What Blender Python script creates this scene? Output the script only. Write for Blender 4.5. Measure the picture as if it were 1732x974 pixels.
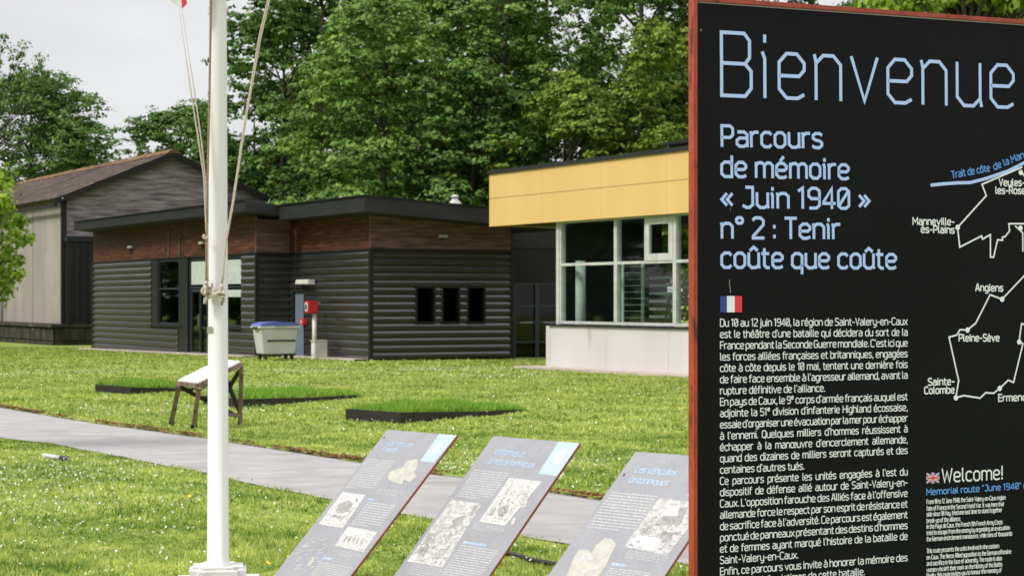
import bpy, bmesh, math, random
import numpy as np
from mathutils import Vector, Matrix
random.seed(7)
for o in list(bpy.data.objects): bpy.data.objects.remove(o)
scene = bpy.context.scene
COL = scene.collection

# ---------------------------------------------------------------- camera, world, sun, exposure
FPX, HX, HY, EYE = 3300.0, 866.0, 505.0, 1.7
cam_data = bpy.data.cameras.new('camera')
cam = bpy.data.objects.new('camera', cam_data); COL.objects.link(cam)
cam.location = (0, 0, EYE); cam.rotation_euler = (math.pi/2, 0, 0)
cam_data.sensor_width = 36; cam_data.lens = 36*FPX/1732
cam_data.shift_y = (HY-487)/1732
cam_data.clip_start = .1; cam_data.clip_end = 2000
cam_data.dof.use_dof = True; cam_data.dof.focus_distance = 3.3; cam_data.dof.aperture_fstop = 30
scene.camera = cam

SUN_EL, SUN_AZ = math.radians(48), math.radians(-118)      # azimuth measured from +Y towards +X
world = bpy.data.worlds.new("World"); scene.world = world; world.use_nodes = True
wn = world.node_tree; wn.nodes.clear()
def N(nt, t, **kw):
    n = nt.nodes.new(t)
    for k, v in kw.items(): setattr(n, k, v)
    return n
wo = N(wn, 'ShaderNodeOutputWorld'); bg = N(wn, 'ShaderNodeBackground'); bg.inputs['Strength'].default_value = .1
sky = N(wn, 'ShaderNodeTexSky', sky_type='NISHITA', sun_disc=False, sun_elevation=SUN_EL, sun_rotation=SUN_AZ)
tc = N(wn, 'ShaderNodeTexCoord'); sx = N(wn, 'ShaderNodeSeparateXYZ'); wn.links.new(tc.outputs['Generated'], sx.inputs[0])
mp = N(wn, 'ShaderNodeMapping'); mp.inputs['Scale'].default_value = (1, 1, 2.6); wn.links.new(tc.outputs['Generated'], mp.inputs[0])
nz = N(wn, 'ShaderNodeTexNoise'); nz.inputs['Scale'].default_value = 5; nz.inputs['Detail'].default_value = 5; wn.links.new(mp.outputs[0], nz.inputs['Vector'])
rp = N(wn, 'ShaderNodeValToRGB'); wn.links.new(nz.outputs['Fac'], rp.inputs[0])
rp.color_ramp.elements[0].position = .3; rp.color_ramp.elements[0].color = (5.0, 5.0, 5.15, 1)
rp.color_ramp.elements[1].position = .72; rp.color_ramp.elements[1].color = (6.6, 6.55, 6.55, 1)
zr = N(wn, 'ShaderNodeMapRange'); zr.inputs['From Min'].default_value = .12; zr.inputs['From Max'].default_value = 1
zr.inputs['To Min'].default_value = 1; zr.inputs['To Max'].default_value = 2.5; wn.links.new(sx.outputs['Z'], zr.inputs['Value'])
vm = N(wn, 'ShaderNodeVectorMath', operation='SCALE'); wn.links.new(rp.outputs[0], vm.inputs[0]); wn.links.new(zr.outputs[0], vm.inputs['Scale'])
mx = N(wn, 'ShaderNodeMixRGB'); mx.inputs[0].default_value = .93
wn.links.new(sky.outputs[0], mx.inputs[1]); wn.links.new(vm.outputs[0], mx.inputs[2])
wn.links.new(mx.outputs[0], bg.inputs['Color']); wn.links.new(bg.outputs[0], wo.inputs['Surface'])
sd = bpy.data.lights.new('sun', 'SUN'); sd.energy = 2.2; sd.angle = math.radians(12); sd.color = (1, .95, .88)
sun = bpy.data.objects.new('sun', sd); COL.objects.link(sun)
sdir = Vector((math.sin(SUN_AZ)*math.cos(SUN_EL), math.cos(SUN_AZ)*math.cos(SUN_EL), math.sin(SUN_EL)))
sun.rotation_euler = sdir.to_track_quat('Z', 'Y').to_euler(); sun.location = sdir*50
scene.view_settings.view_transform = 'Standard'; scene.view_settings.look = 'None'
scene.view_settings.exposure = .48; scene.view_settings.gamma = 1
scene.view_settings.use_curve_mapping = False

# ---------------------------------------------------------------- place helpers
def ground_z(y):
    if y < 20: return 0.0
    if y < 60: return -.17*(y-20)/40
    if y < 80: return -.17-.22*(y-60)/20
    return -.39-.06*min(1, (y-80)/15)
def P(px, py, Y): return Vector(((px-HX)/FPX*Y, Y, EYE-(py-HY)/FPX*Y))
def G(px, py):
    Y = 30.0
    for _ in range(40): Y = (EYE-ground_z(Y))*FPX/(py-HY)
    return Vector(((px-HX)/FPX*Y, Y, ground_z(Y)))
CA, SA = .883, .4694                       # walls of the place run along (CA,SA) and (-SA,CA)
ROT = math.atan2(SA, CA)
class Frame:
    def __init__(s, x, y): s.x, s.y = x, y
    def w(s, lx, ly): return (s.x+lx*CA-ly*SA, s.y+lx*SA+ly*CA)
    def on_x(s, px, lx):                   # local y of the point of plane x=lx seen in direction px
        k = (px-HX)/FPX; X, Y = s.w(lx, 0); return (X-k*Y)/(SA+k*CA)
    def on_y(s, px, ly):
        k = (px-HX)/FPX; X, Y = s.w(0, ly); return -(X-k*Y)/(CA-k*SA)
    def z(s, py, lx, ly): return EYE-(py-HY)/FPX*s.w(lx, ly)[1]

# ---------------------------------------------------------------- materials
MATS = {}
def mat(name, col, rough=.7, col2=None, scale=5, stretch=(1, 1, 1), detail=6, bump=0, bscale=None, metal=0, spec=.5, lo=.35, hi=.65, spots=None, coords='Object'):
    m = bpy.data.materials.new(name); m.use_nodes = True; nt = m.node_tree; b = nt.nodes['Principled BSDF']
    b.inputs['Roughness'].default_value = rough; b.inputs['Metallic'].default_value = metal
    b.inputs['Specular IOR Level'].default_value = spec
    t = N(nt, 'ShaderNodeTexCoord'); mpn = N(nt, 'ShaderNodeMapping'); mpn.inputs['Scale'].default_value = stretch
    nt.links.new(t.outputs[coords], mpn.inputs[0])
    n = N(nt, 'ShaderNodeTexNoise'); n.inputs['Scale'].default_value = scale; n.inputs['Detail'].default_value = detail
    nt.links.new(mpn.outputs[0], n.inputs['Vector'])
    r = N(nt, 'ShaderNodeValToRGB'); r.color_ramp.elements[0].position = lo; r.color_ramp.elements[1].position = hi
    c2 = col2 or tuple(c*.8 for c in col)
    r.color_ramp.elements[0].color = (*c2, 1); r.color_ramp.elements[1].color = (*col, 1)
    nt.links.new(n.outputs['Fac'], r.inputs[0]); out = r.outputs[0]
    if spots:                              # (colour, scale, threshold, softness)
        n2 = N(nt, 'ShaderNodeTexNoise'); n2.inputs['Scale'].default_value = spots[1]; n2.inputs['Detail'].default_value = 5
        nt.links.new(mpn.outputs[0], n2.inputs['Vector'])
        r2 = N(nt, 'ShaderNodeValToRGB'); r2.color_ramp.elements[0].position = spots[2]; r2.color_ramp.elements[1].position = spots[2]+spots[3]
        nt.links.new(n2.outputs['Fac'], r2.inputs[0])
        mm = N(nt, 'ShaderNodeMixRGB'); nt.links.new(r2.outputs[0], mm.inputs[0]); nt.links.new(out, mm.inputs[1]); mm.inputs[2].default_value = (*spots[0], 1); out = mm.outputs[0]
    nt.links.new(out, b.inputs['Base Color'])
    if bump:
        n3 = N(nt, 'ShaderNodeTexNoise'); n3.inputs['Scale'].default_value = bscale or scale*4; n3.inputs['Detail'].default_value = 4
        nt.links.new(mpn.outputs[0], n3.inputs['Vector'])
        bu = N(nt, 'ShaderNodeBump'); bu.inputs['Strength'].default_value = bump; bu.inputs['Distance'].default_value = .02
        nt.links.new(n3.outputs['Fac'], bu.inputs['Height']); nt.links.new(bu.outputs[0], b.inputs['Normal'])
    MATS[name] = m; return m
def leaf_mat(name, c1, c2, trans=.22):
    m = bpy.data.materials.new(name); m.use_nodes = True; nt = m.node_tree; b = nt.nodes['Principled BSDF']
    a = N(nt, 'ShaderNodeAttribute', attribute_name='tint'); r = N(nt, 'ShaderNodeMixRGB')
    r.inputs[1].default_value = (*c1, 1); r.inputs[2].default_value = (*c2, 1); nt.links.new(a.outputs['Fac'], r.inputs[0])
    nt.links.new(r.outputs[0], b.inputs['Base Color']); b.inputs['Roughness'].default_value = .6; b.inputs['Specular IOR Level'].default_value = .12
    t = N(nt, 'ShaderNodeBsdfTranslucent'); h = N(nt, 'ShaderNodeMixRGB', blend_type='MULTIPLY'); h.inputs[0].default_value = 1; h.inputs[2].default_value = (1.1, 1.25, .5, 1)
    nt.links.new(r.outputs[0], h.inputs[1]); nt.links.new(h.outputs[0], t.inputs['Color'])
    mxs = N(nt, 'ShaderNodeMixShader'); mxs.inputs[0].default_value = trans
    nt.links.new(b.outputs[0], mxs.inputs[1]); nt.links.new(t.outputs[0], mxs.inputs[2]); nt.links.new(mxs.outputs[0], nt.nodes['Material Output'].inputs['Surface'])
    MATS[name] = m; return m
def glass_mat(name, tint=(.86, .92, .90), base=.0):
    m = bpy.data.materials.new(name); m.use_nodes = True; nt = m.node_tree; nt.nodes.remove(nt.nodes['Principled BSDF'])
    tr = N(nt, 'ShaderNodeBsdfTransparent'); tr.inputs[0].default_value = (*tint, 1)
    gl = N(nt, 'ShaderNodeBsdfGlossy'); gl.inputs['Roughness'].default_value = .03
    fr = N(nt, 'ShaderNodeFresnel'); fr.inputs[0].default_value = 1.45
    ad = N(nt, 'ShaderNodeMath', operation='ADD'); ad.inputs[1].default_value = base; nt.links.new(fr.outputs[0], ad.inputs[0])
    nn = N(nt, 'ShaderNodeTexNoise'); nn.inputs['Scale'].default_value = .8; bu = N(nt, 'ShaderNodeBump'); bu.inputs['Strength'].default_value = .03
    nt.links.new(nn.outputs['Fac'], bu.inputs['Height']); nt.links.new(bu.outputs[0], gl.inputs['Normal'])
    ge = N(nt, 'ShaderNodeNewGeometry'); iv = N(nt, 'ShaderNodeMath', operation='SUBTRACT'); iv.inputs[0].default_value = 1; nt.links.new(ge.outputs['Backfacing'], iv.inputs[1])
    mu = N(nt, 'ShaderNodeMath', operation='MULTIPLY'); nt.links.new(ad.outputs[0], mu.inputs[0]); nt.links.new(iv.outputs[0], mu.inputs[1])
    mxs = N(nt, 'ShaderNodeMixShader'); nt.links.new(mu.outputs[0], mxs.inputs[0]); nt.links.new(tr.outputs[0], mxs.inputs[1]); nt.links.new(gl.outputs[0], mxs.inputs[2])
    nt.links.new(mxs.outputs[0], nt.nodes['Material Output'].inputs['Surface']); MATS[name] = m; return m

M_lawn = mat('lawn', (.25, .31, .07), .95, (.15, .22, .04), .5, detail=10, bump=.6, bscale=40, spots=((.33, .32, .12), 1.7, .56, .14), spec=.1)
M_path = mat('path_concrete', (.35, .342, .335), .8, (.27, .263, .257), 2.2, (1, 1.6, 1), detail=15, bump=.5, bscale=70, spots=((.25, .24, .23), 1.1, .55, .12))
M_apron = mat('apron_concrete', (.5, .43, .38), .9, (.36, .31, .27), 3, bump=.2)
M_soil = mat('soil', (.16, .075, .028), .95, (.06, .045, .02), 14, bump=.8, spots=((.2, .27, .05), 6, .47, .06))
M_clad = mat('black_metal', (.0235, .0225, .021), .32, (.015, .0145, .0135), 1.3, (1, 1, 3), spec=1.0)
M_trim = mat('dark_trim', (.016, .0165, .018), .45, (.012, .0125, .014), 2, spec=.3)
M_roof = mat('grey_fascia', (.022, .024, .026), .5, (.016, .017, .018), 1.2, (1, 1, 3), spec=.3)
M_wood = mat('red_brown_wood', (.11, .026, .012), .6, (.03, .009, .005), 1.4, (1, 1, 9), detail=8, bump=.3, spots=((.2, .06, .025), .9, .57, .16))
M_woodpale = mat('pale_worn_wood', (.17, .105, .095), .7, (.075, .032, .026), 1.1, (1, 1, 8), detail=8, bump=.3)
M_barnwood = mat('weathered_grey_boards', (.38, .345, .36), .85, (.12, .095, .10), .8, (1, 1, 8), detail=9, bump=.5)
M_barnroof = mat('mossy_brown_roof', (.085, .058, .045), .95, (.03, .022, .019), 1.6, (1, 1, 1), detail=9, bump=.6, spots=((.15, .13, .11), 2.2, .6, .1))
M_lichen = mat('orange_lichen', (.21, .11, .042), .95, (.1, .06, .03), 2.5, detail=8, bump=.6)
M_conc = mat('old_concrete', (.37, .335, .30), .9, (.29, .262, .232), .6, (1, 1, .3), detail=9, bump=.25, spots=((.22, .20, .165), 1.1, .64, .15))
M_stone = mat('dark_stone', (.05, .043, .03), .9, (.018, .016, .012), 1.6, detail=8, bump=.7, spots=((.13, .12, .06), 1.1, .62, .1))
M_void = mat('dark_interior', (.009, .009, .0095), .9)
M_darkwall = mat('dark_green_wall', (.035, .045, .04), .8)
M_floor = mat('room_floor', (.09, .085, .08), .6)
M_yellow = mat('yellow_panel', (.655, .445, .165), .5, (.62, .415, .15), .8, (1, 1, .3), detail=6)
M_white = mat('white_render', (.56, .54, .535), .85, (.48, .46, .455), .5, (1, 1, .35), detail=8, bump=.15, spots=((.40, .38, .35), 1.6, .64, .1))
M_frame = mat('white_frame', (.52, .535, .51), .4)
M_bluegrey = mat('blue_grey_paint', (.17, .21, .28), .4, (.14, .17, .23), 1)
M_blueframe = mat('dark_blue_frame', (.022, .032, .045), .4)
M_blind = mat('roller_blind', (.5, .56, .52), .8)
M_slat = mat('green_grey_slat', (.24, .28, .26), .7)
M_red = mat('red_paint', (.72, .03, .035), .4)
M_pipe = mat('cream_plastic', (.66, .64, .58), .5)
M_binbody = mat('grey_bin_plastic', (.56, .56, .56), .55, (.47, .47, .465), 2)
M_binlid = mat('blue_bin_plastic', (.10, .13, .40), .55)
M_rubber = mat('black_rubber', (.012, .012, .012), .6)
M_steel = mat('galvanised_steel', (.45, .45, .45), .35, metal=.8)
M_pole = mat('white_pole_paint', (.73, .72, .715), .42, (.69, .68, .675), 3, (1, 1, .3), bump=.06, bscale=12, spots=((.5, .48, .44), 5, .64, .06))
M_basec = mat('white_cast_concrete', (.62, .61, .60), .85, (.52, .51, .49), 6, bump=.3, spots=((.4, .38, .34), 9, .68, .05))
M_rope = mat('cream_rope', (.78, .69, .60), .9, (.5, .41, .32), 90, (1, 1, 3), bump=.6, bscale=220)
M_oldrope = mat('weathered_rope', (.36, .27, .17), .95, (.2, .14, .08), 90, bump=.6, bscale=200)
M_greywood = mat('grey_brown_timber', (.27, .2, .16), .85, (.13, .085, .06), 9, (1, 1, .2), bump=.4, spots=((.08, .045, .03), 14, .6, .1))
M_darkwood = mat('dark_wet_timber', (.014, .010, .008), .75, (.006, .005, .005), 6, bump=.4)
M_sheet = mat('white_sheet', (.72, .7, .7), .5, (.66, .645, .65), 4)
M_trunk = mat('bark', (.075, .06, .045), .95, (.03, .024, .018), 2, (1, 1, .3), bump=.6)
M_signblack = mat('black_sign_print', (.0075, .008, .0095), .5, (.0065, .007, .008), 4, spec=.08)
M_rust = mat('red_oxide_frame', (.34, .05, .02), .42, (.25, .03, .013), 26, (1, 1, .35), bump=.25, bscale=120, spots=((.12, .015, .008), 60, .62, .06))
M_edge = mat('white_panel_edge', (.6, .6, .6), .5)
M_drop = mat('water_drop_red', (.42, .12, .07), .08)
M_ltblue = mat('light_blue_print', (.43, .575, .95), .6, (.42, .565, .93), 3, spec=.2)
M_midblue = mat('mid_blue_print', (.12, .36, .9), .5)
M_cream = mat('white_print', (.80, .81, .86), .6, (.78, .79, .84), 4, spec=.2)
M_navy = mat('navy_print', (.02, .05, .28), .5)
M_redprint = mat('red_print', (.75, .04, .05), .5)
M_scratch = mat('scratch_grey', (.3, .3, .3), .6)
M_board = mat('grey_printed_board', (.25, .253, .275), .38, (.225, .228, .25), 7, detail=3, bump=.15, bscale=140, spots=((.13, .13, .14), 130, .62, .05), spec=.6)
M_bsky = mat('pale_blue_print', (.35, .44, .475), .5, (.33, .42, .455), 5)
M_btext = mat('board_text_print', (.46, .46, .45), .5, (.34, .34, .34), 60)
M_btitle = mat('board_title_print', (.36, .47, .62), .5, (.28, .37, .5), 60)
M_bphoto = mat('board_photo_print', (.46, .45, .445), .5, (.30, .295, .29), 30, (1, 1.6, 1), detail=9, lo=.40, hi=.58)
M_bphotoa = mat('board_faded_photo_print', (.50, .49, .475), .5, (.37, .365, .36), 30, (1.5, 1, 1), detail=9, lo=.36, hi=.52)
M_bcamo = mat('board_cream_print', (.43, .415, .365), .5, (.35, .34, .30), 22, detail=4)
M_bmark = mat('board_dark_print', (.3, .29, .28), .5, (.2, .2, .2), 30)
M_bdark = mat('board_shadow_print', (.2, .195, .19), .5, (.09, .09, .09), 30)
M_petal = mat('petals', (.8, .8, .78), .7)
M_buttercup = mat('yellow_petals', (.8, .5, .02), .7)
M_flagw = mat('flag_white_cloth', (.75, .75, .76), .8)
M_flagr = mat('flag_red_cloth', (.55, .03, .07), .8)
M_flagb = mat('flag_blue_cloth', (.03, .05, .25), .8)
M_glass = glass_mat('window_glass'); M_glassdark = glass_mat('tinted_glass', (.35, .42, .42), .0)
M_leafA = leaf_mat('leaf_deep', (.018, .052, .012), (.17, .30, .065))  # leaf dark ends lowered to put canopy shadow into the colour
M_leafB = leaf_mat('leaf_bright', (.030, .078, .015), (.25, .41, .085))
M_leafC = leaf_mat('leaf_yellow', (.08, .15, .012), (.30, .42, .05))
M_leafD = leaf_mat('leaf_olive', (.03, .065, .01), (.25, .34, .05))
M_grass = leaf_mat('grass_blade', (.085, .175, .022), (.62, .65, .20), .25)
M_grassbed = leaf_mat('bed_grass_blade', (.09, .22, .025), (.36, .52, .09), .3)
M_dry = leaf_mat('dead_leaf', (.10, .055, .025), (.30, .15, .05), .2)

# ---------------------------------------------------------------- mesh helpers
class MB:
    def __init__(s): s.v = []; s.f = []
    def quad(s, a, b, c, d):
        n = len(s.v); s.v += [tuple(a), tuple(b), tuple(c), tuple(d)]; s.f.append((n, n+1, n+2, n+3)); return s
    def poly(s, pts):
        n = len(s.v); s.v += [tuple(p) for p in pts]; s.f.append(tuple(range(n, n+len(pts)))); return s
    def hexa(s, b, t):                     # four bottom and four top points
        n = len(s.v); s.v += [tuple(p) for p in b]+[tuple(p) for p in t]
        s.f += [(n+3, n+2, n+1, n), (n+4, n+5, n+6, n+7)]+[(n+i, n+(i+1) % 4, n+4+(i+1) % 4, n+4+i) for i in range(4)]; return s
    def box(s, x0, x1, y0, y1, z0, z1):
        return s.hexa([(x0, y0, z0), (x1, y0, z0), (x1, y1, z0), (x0, y1, z0)], [(x0, y0, z1), (x1, y0, z1), (x1, y1, z1), (x0, y1, z1)])
    def beam(s, a, b, w, h, up=(0, 0, 1)):
        a, b = Vector(a), Vector(b); d = (b-a).normalized(); u = Vector(up); sd_ = d.cross(u)
        if sd_.length < 1e-3: sd_ = d.cross(Vector((0, 1, 0)))
        sd_.normalize(); uu = sd_.cross(d).normalized(); sd_ *= w/2; uu *= h/2
        return s.hexa([a-sd_-uu, a+sd_-uu, b+sd_-uu, b-sd_-uu], [a-sd_+uu, a+sd_+uu, b+sd_+uu, b-sd_+uu])
    def tube(s, pts, rad, n=8, caps=True):
        pts = [Vector(p) for p in pts]; m = len(pts); rads = rad if isinstance(rad, (list, tuple)) else [rad]*m
        base = len(s.v); ref = Vector((.31, .2, .93))
        for i, p in enumerate(pts):
            d = (pts[min(i+1, m-1)]-pts[max(i-1, 0)]).normalized()
            u = d.cross(ref if abs(d.dot(ref)) < .95 else Vector((1, 0, 0))).normalized(); w = d.cross(u)
            for k in range(n):
                a = 2*math.pi*k/n; s.v.append(tuple(p+(u*math.cos(a)+w*math.sin(a))*rads[i]))
        for i in range(m-1):
            for k in range(n): s.f.append((base+i*n+k, base+i*n+(k+1) % n, base+(i+1)*n+(k+1) % n, base+(i+1)*n+k))
        if caps: s.f.append(tuple(base+k for k in range(n))[::-1]); s.f.append(tuple(base+(m-1)*n+k for k in range(n)))
        return s
    def lathe(s, prof, n=16, c=(0, 0, 0)):
        base = len(s.v)
        for r, z in prof:
            for k in range(n): a = 2*math.pi*k/n; s.v.append((c[0]+r*math.cos(a), c[1]+r*math.sin(a), c[2]+z))
        for i in range(len(prof)-1):
            for k in range(n): s.f.append((base+i*n+k, base+i*n+(k+1) % n, base+(i+1)*n+(k+1) % n, base+(i+1)*n+k))
        s.f.append(tuple(base+k for k in range(n))[::-1]); s.f.append(tuple(base+(len(prof)-1)*n+k for k in range(n))); return s
    def build(s, name, m, parent=None, smooth=False, bevel=0, loc=None, flip=True):
        me = bpy.data.meshes.new(name); me.from_pydata(s.v, [], s.f); me.materials.append(m)
        bm = bmesh.new(); bm.from_mesh(me)
        if flip: bmesh.ops.recalc_face_normals(bm, faces=bm.faces)
        if bevel:
            bmesh.ops.bevel(bm, geom=[e for e in bm.edges if len(e.link_faces) == 2 and e.calc_face_angle(0) > .6], offset=bevel, segments=2, affect='EDGES')
        bm.to_mesh(me); bm.free()
        if smooth:
            for p in me.polygons: p.use_smooth = True
        o = bpy.data.objects.new(name, me); COL.objects.link(o)
        if parent: o.parent = parent
        if loc: o.location = loc
        return o
def tag(o, label=None, cat=None, group=None, kind=None):
    if label: o['label'] = label
    if cat: o['category'] = cat
    if group: o['group'] = group
    if kind: o['kind'] = kind
    return o
def empty(name, label, cat, loc=(0, 0, 0), rz=0, group=None):
    o = bpy.data.objects.new(name, None); COL.objects.link(o); o.location = loc; o.rotation_euler = (0, 0, rz); o.empty_display_size = .3
    return tag(o, label, cat, group)
def np_mesh(name, verts, nper, m, parent=None, tint=None):
    """verts (n*nper,3) as separate faces of nper corners; tint one value per face"""
    nv = len(verts); nf = nv//nper; me = bpy.data.meshes.new(name)
    me.vertices.add(nv); me.vertices.foreach_set('co', verts.astype(np.float32).ravel())
    me.loops.add(nv); me.loops.foreach_set('vertex_index', np.arange(nv, dtype=np.int32))
    me.polygons.add(nf); me.polygons.foreach_set('loop_start', np.arange(0, nv, nper, dtype=np.int32))
    try: me.polygons.foreach_set('loop_total', np.full(nf, nper, dtype=np.int32))
    except Exception: pass
    me.update(calc_edges=True)
    if tint is not None:
        a = me.attributes.new('tint', 'FLOAT', 'POINT'); a.data.foreach_set('value', np.repeat(tint, nper).astype(np.float32))
    me.materials.append(m); o = bpy.data.objects.new(name, me); COL.objects.link(o)
    if parent: o.parent = parent
    return o
# ---------------------------------------------------------------- ground, path
gy = [-6, 0, 5, 10, 15, 20, 25, 30, 35, 40, 45, 50, 55, 60, 65, 70, 75, 80, 85, 90, 95, 110, 150, 250, 500, 900]
gx = [-600, -200, -80, -40, -25, -15, -8, -4, 0, 4, 8, 15, 25, 40, 80, 200, 600]
b = MB(); b.v = [(x, y, ground_z(y)) for y in gy for x in gx]; nx = len(gx)
b.f = [(j*nx+i, j*nx+i+1, (j+1)*nx+i+1, (j+1)*nx+i) for j in range(len(gy)-1) for i in range(nx-1)]
tag(b.build('ground', M_lawn), kind='structure')
up_px = [(0, 690), (140, 714), (355, 743.6), (475, 763), (610, 783.5), (718, 802), (781, 809), (930, 835), (1014, 847), (1163, 872)]
lo_px = [(0, 741), (90, 752), (220, 777), (350, 802), (450, 825), (553, 845.5), (678, 870), (876, 906.5), (959, 921), (1163, 956)]
UP = [G(*p) for p in up_px]; LO = [G(*p) for p in lo_px]
UP = [UP[0]+(UP[0]-UP[2])*1.5]+UP+[UP[-1]+(UP[-1]-UP[-3])*3]; LO = [LO[0]+(LO[0]-LO[2])*1.5]+LO+[LO[-1]+(LO[-1]-LO[-3])*3]
ux, uy = np.array([p.x for p in UP]), np.array([p.y for p in UP]); lx_, ly_ = np.array([p.x for p in LO]), np.array([p.y for p in LO])
def path_up(x): return np.interp(x, ux, uy)
def path_lo(x): return np.interp(x, lx_, ly_)
xs = np.linspace(max(ux[0], lx_[0]), min(ux[-1], lx_[-1]), 60)
def wob(x, s): return .05*math.sin(x*5.1+s)+.03*math.sin(x*13.7+2*s)+.02*math.sin(x*31+3*s)
b = MB(); e1 = MB()
rows = []
for x in np.linspace(xs[0], xs[-1], 240):
    a, c = path_up(x)+wob(x, 1)*.6, path_lo(x)+wob(x, 4)*.6
    rows.append([(x, c, ground_z(c)+.012), (x, c*.5+a*.5, ground_z((a+c)/2)+.02), (x, a, ground_z(a)+.012)])
for r0, r1 in zip(rows, rows[1:]):
    for k in range(2): b.quad(r0[k], r1[k], r1[k+1], r0[k+1])
tag(b.build('path', M_path), kind='structure')
prev = None
for x in np.linspace(xs[0], xs[-1], 400):
    a = path_up(x)+wob(x, 1)*.6; wdt = .05+.07*math.sin(x*2.3)+.07*math.sin(x*7.7+1)+random.uniform(-.03, .03); wdt = max(.03, wdt)
    cur = ((x, a-.02, ground_z(a)+.016), (x, a+wdt*.5, ground_z(a)+.03), (x, a+wdt, ground_z(a)+.004))
    if prev:
        for k in range(2): e1.quad(prev[k], cur[k], cur[k+1], prev[k+1])
    prev = cur
tag(e1.build('soil_edge', M_soil), kind='structure')

# ---------------------------------------------------------------- raised beds
BEDS = [('raised_bed', 'dark timber edged grass bed nearest the path, behind the tilted grey boards', (584.5, 710.6), (677.5, 717.5), (890, 697), .165, 11000),
        ('raised_bed', 'long dark timber edged grass bed just right of the flagpole and wooden stand', (344, 684), (400, 691), (612, 672), .15, 9000),
        ('raised_bed', 'dark timber edged grass bed farthest left, behind the wooden stand', (161, 662), (221, 667.5), (352, 659), .14, 7000)]
bed_polys = []
rng = np.random.default_rng(5)
def blades(x, y, z, h, w, lean, tint, nm, m, parent=None, bend=True):
    n = len(x); a = rng.uniform(0, 2*np.pi, n); dx, dy = np.cos(a)*w/2, np.sin(a)*w/2
    la = rng.uniform(0, 2*np.pi, n); l = lean*h*rng.uniform(.2, 1, n)
    v = np.zeros((n, 3, 3)); v[:, 0] = np.stack([x-dx, y-dy, z], 1); v[:, 1] = np.stack([x+dx, y+dy, z], 1)
    v[:, 2] = np.stack([x+np.cos(la)*l, y+np.sin(la)*l, z+h], 1)
    return np_mesh(nm, v.reshape(-1, 3), 3, m, parent, tint)
for nm, lab, l, f, r, h, ng in BEDS:
    Lp, Fp, Rp = G(*l), G(*f), G(*r); Bp = Lp+Rp-Fp
    t = empty(nm, lab, 'flower bed', Fp, group='timber edged beds on the lawn')
    t.location = Fp
    c = [p-Fp for p in (Lp, Fp, Rp, Bp)]; bed_polys.append([(p.x, p.y) for p in (Lp, Fp, Rp, Bp)])
    cen = sum(c, Vector())/4
    for i in range(4):
        p, q = c[i], c[(i+1) % 4]; hh = [h, h, h*.15, h*.5][i], [h, h*.15, h*.5, h][i]
        d = (q-p).normalized(); nrm = Vector((-d.y, d.x, 0)); 
        if nrm.dot(cen-p) < 0: nrm = -nrm
        nrm *= .045; ex = d*.0
        bb = MB().hexa([p+Vector((0, 0, -.1)), q+Vector((0, 0, -.1)), q+nrm+Vector((0, 0, -.1)), p+nrm+Vector((0, 0, -.1))],
                       [p+Vector((0, 0, hh[0])), q+Vector((0, 0, hh[1])), q+nrm+Vector((0, 0, hh[1])), p+nrm+Vector((0, 0, hh[0]))])
        if i % 2 == 1: pass
        bb.build('edging_board', M_darkwood, t)
    # soil mound and tall grass
    mb = MB(); K = 12
    for j in range(K+1):
        for i in range(K+1):
            u, v = i/K, j/K; p = c[1]+(c[0]-c[1])*(.06+.88*u)+(c[2]-c[1])*(.02+.96*v)
            mb.v.append((p.x, p.y, h*(.75-.55*v)+.07*math.sin(math.pi*u)*math.sin(math.pi*v)))
    mb.f = [(j*(K+1)+i, j*(K+1)+i+1, (j+1)*(K+1)+i+1, (j+1)*(K+1)+i) for j in range(K) for i in range(K)]
    mb.build('soil', M_lawn, t)
    u, v = rng.uniform(.05, 1.06, ng), rng.uniform(.03, 1.04, ng)
    x = c[1].x+(c[0].x-c[1].x)*u+(c[2].x-c[1].x)*v; y = c[1].y+(c[0].y-c[1].y)*u+(c[2].y-c[1].y)*v
    z = (h*(.7-.55*v)+.07*np.sin(np.pi*np.clip(u, 0, 1))*np.sin(np.pi*np.clip(v, 0, 1)))*np.where((u > 1) | (v > 1), .3, 1)
    clump = .6+.5*np.sin(v*17+u*5)*np.sin(u*9+2)
    hgt = (.07+.15*rng.uniform(0, 1, ng)*clump)*(1-.5*v)
    o = blades(x, y, z, hgt, np.full(ng, .02), .8, np.clip(rng.normal(.45, .25, ng), 0, 1), 'bed_grass', M_grassbed, t)
    tag(o, kind='stuff')

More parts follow.
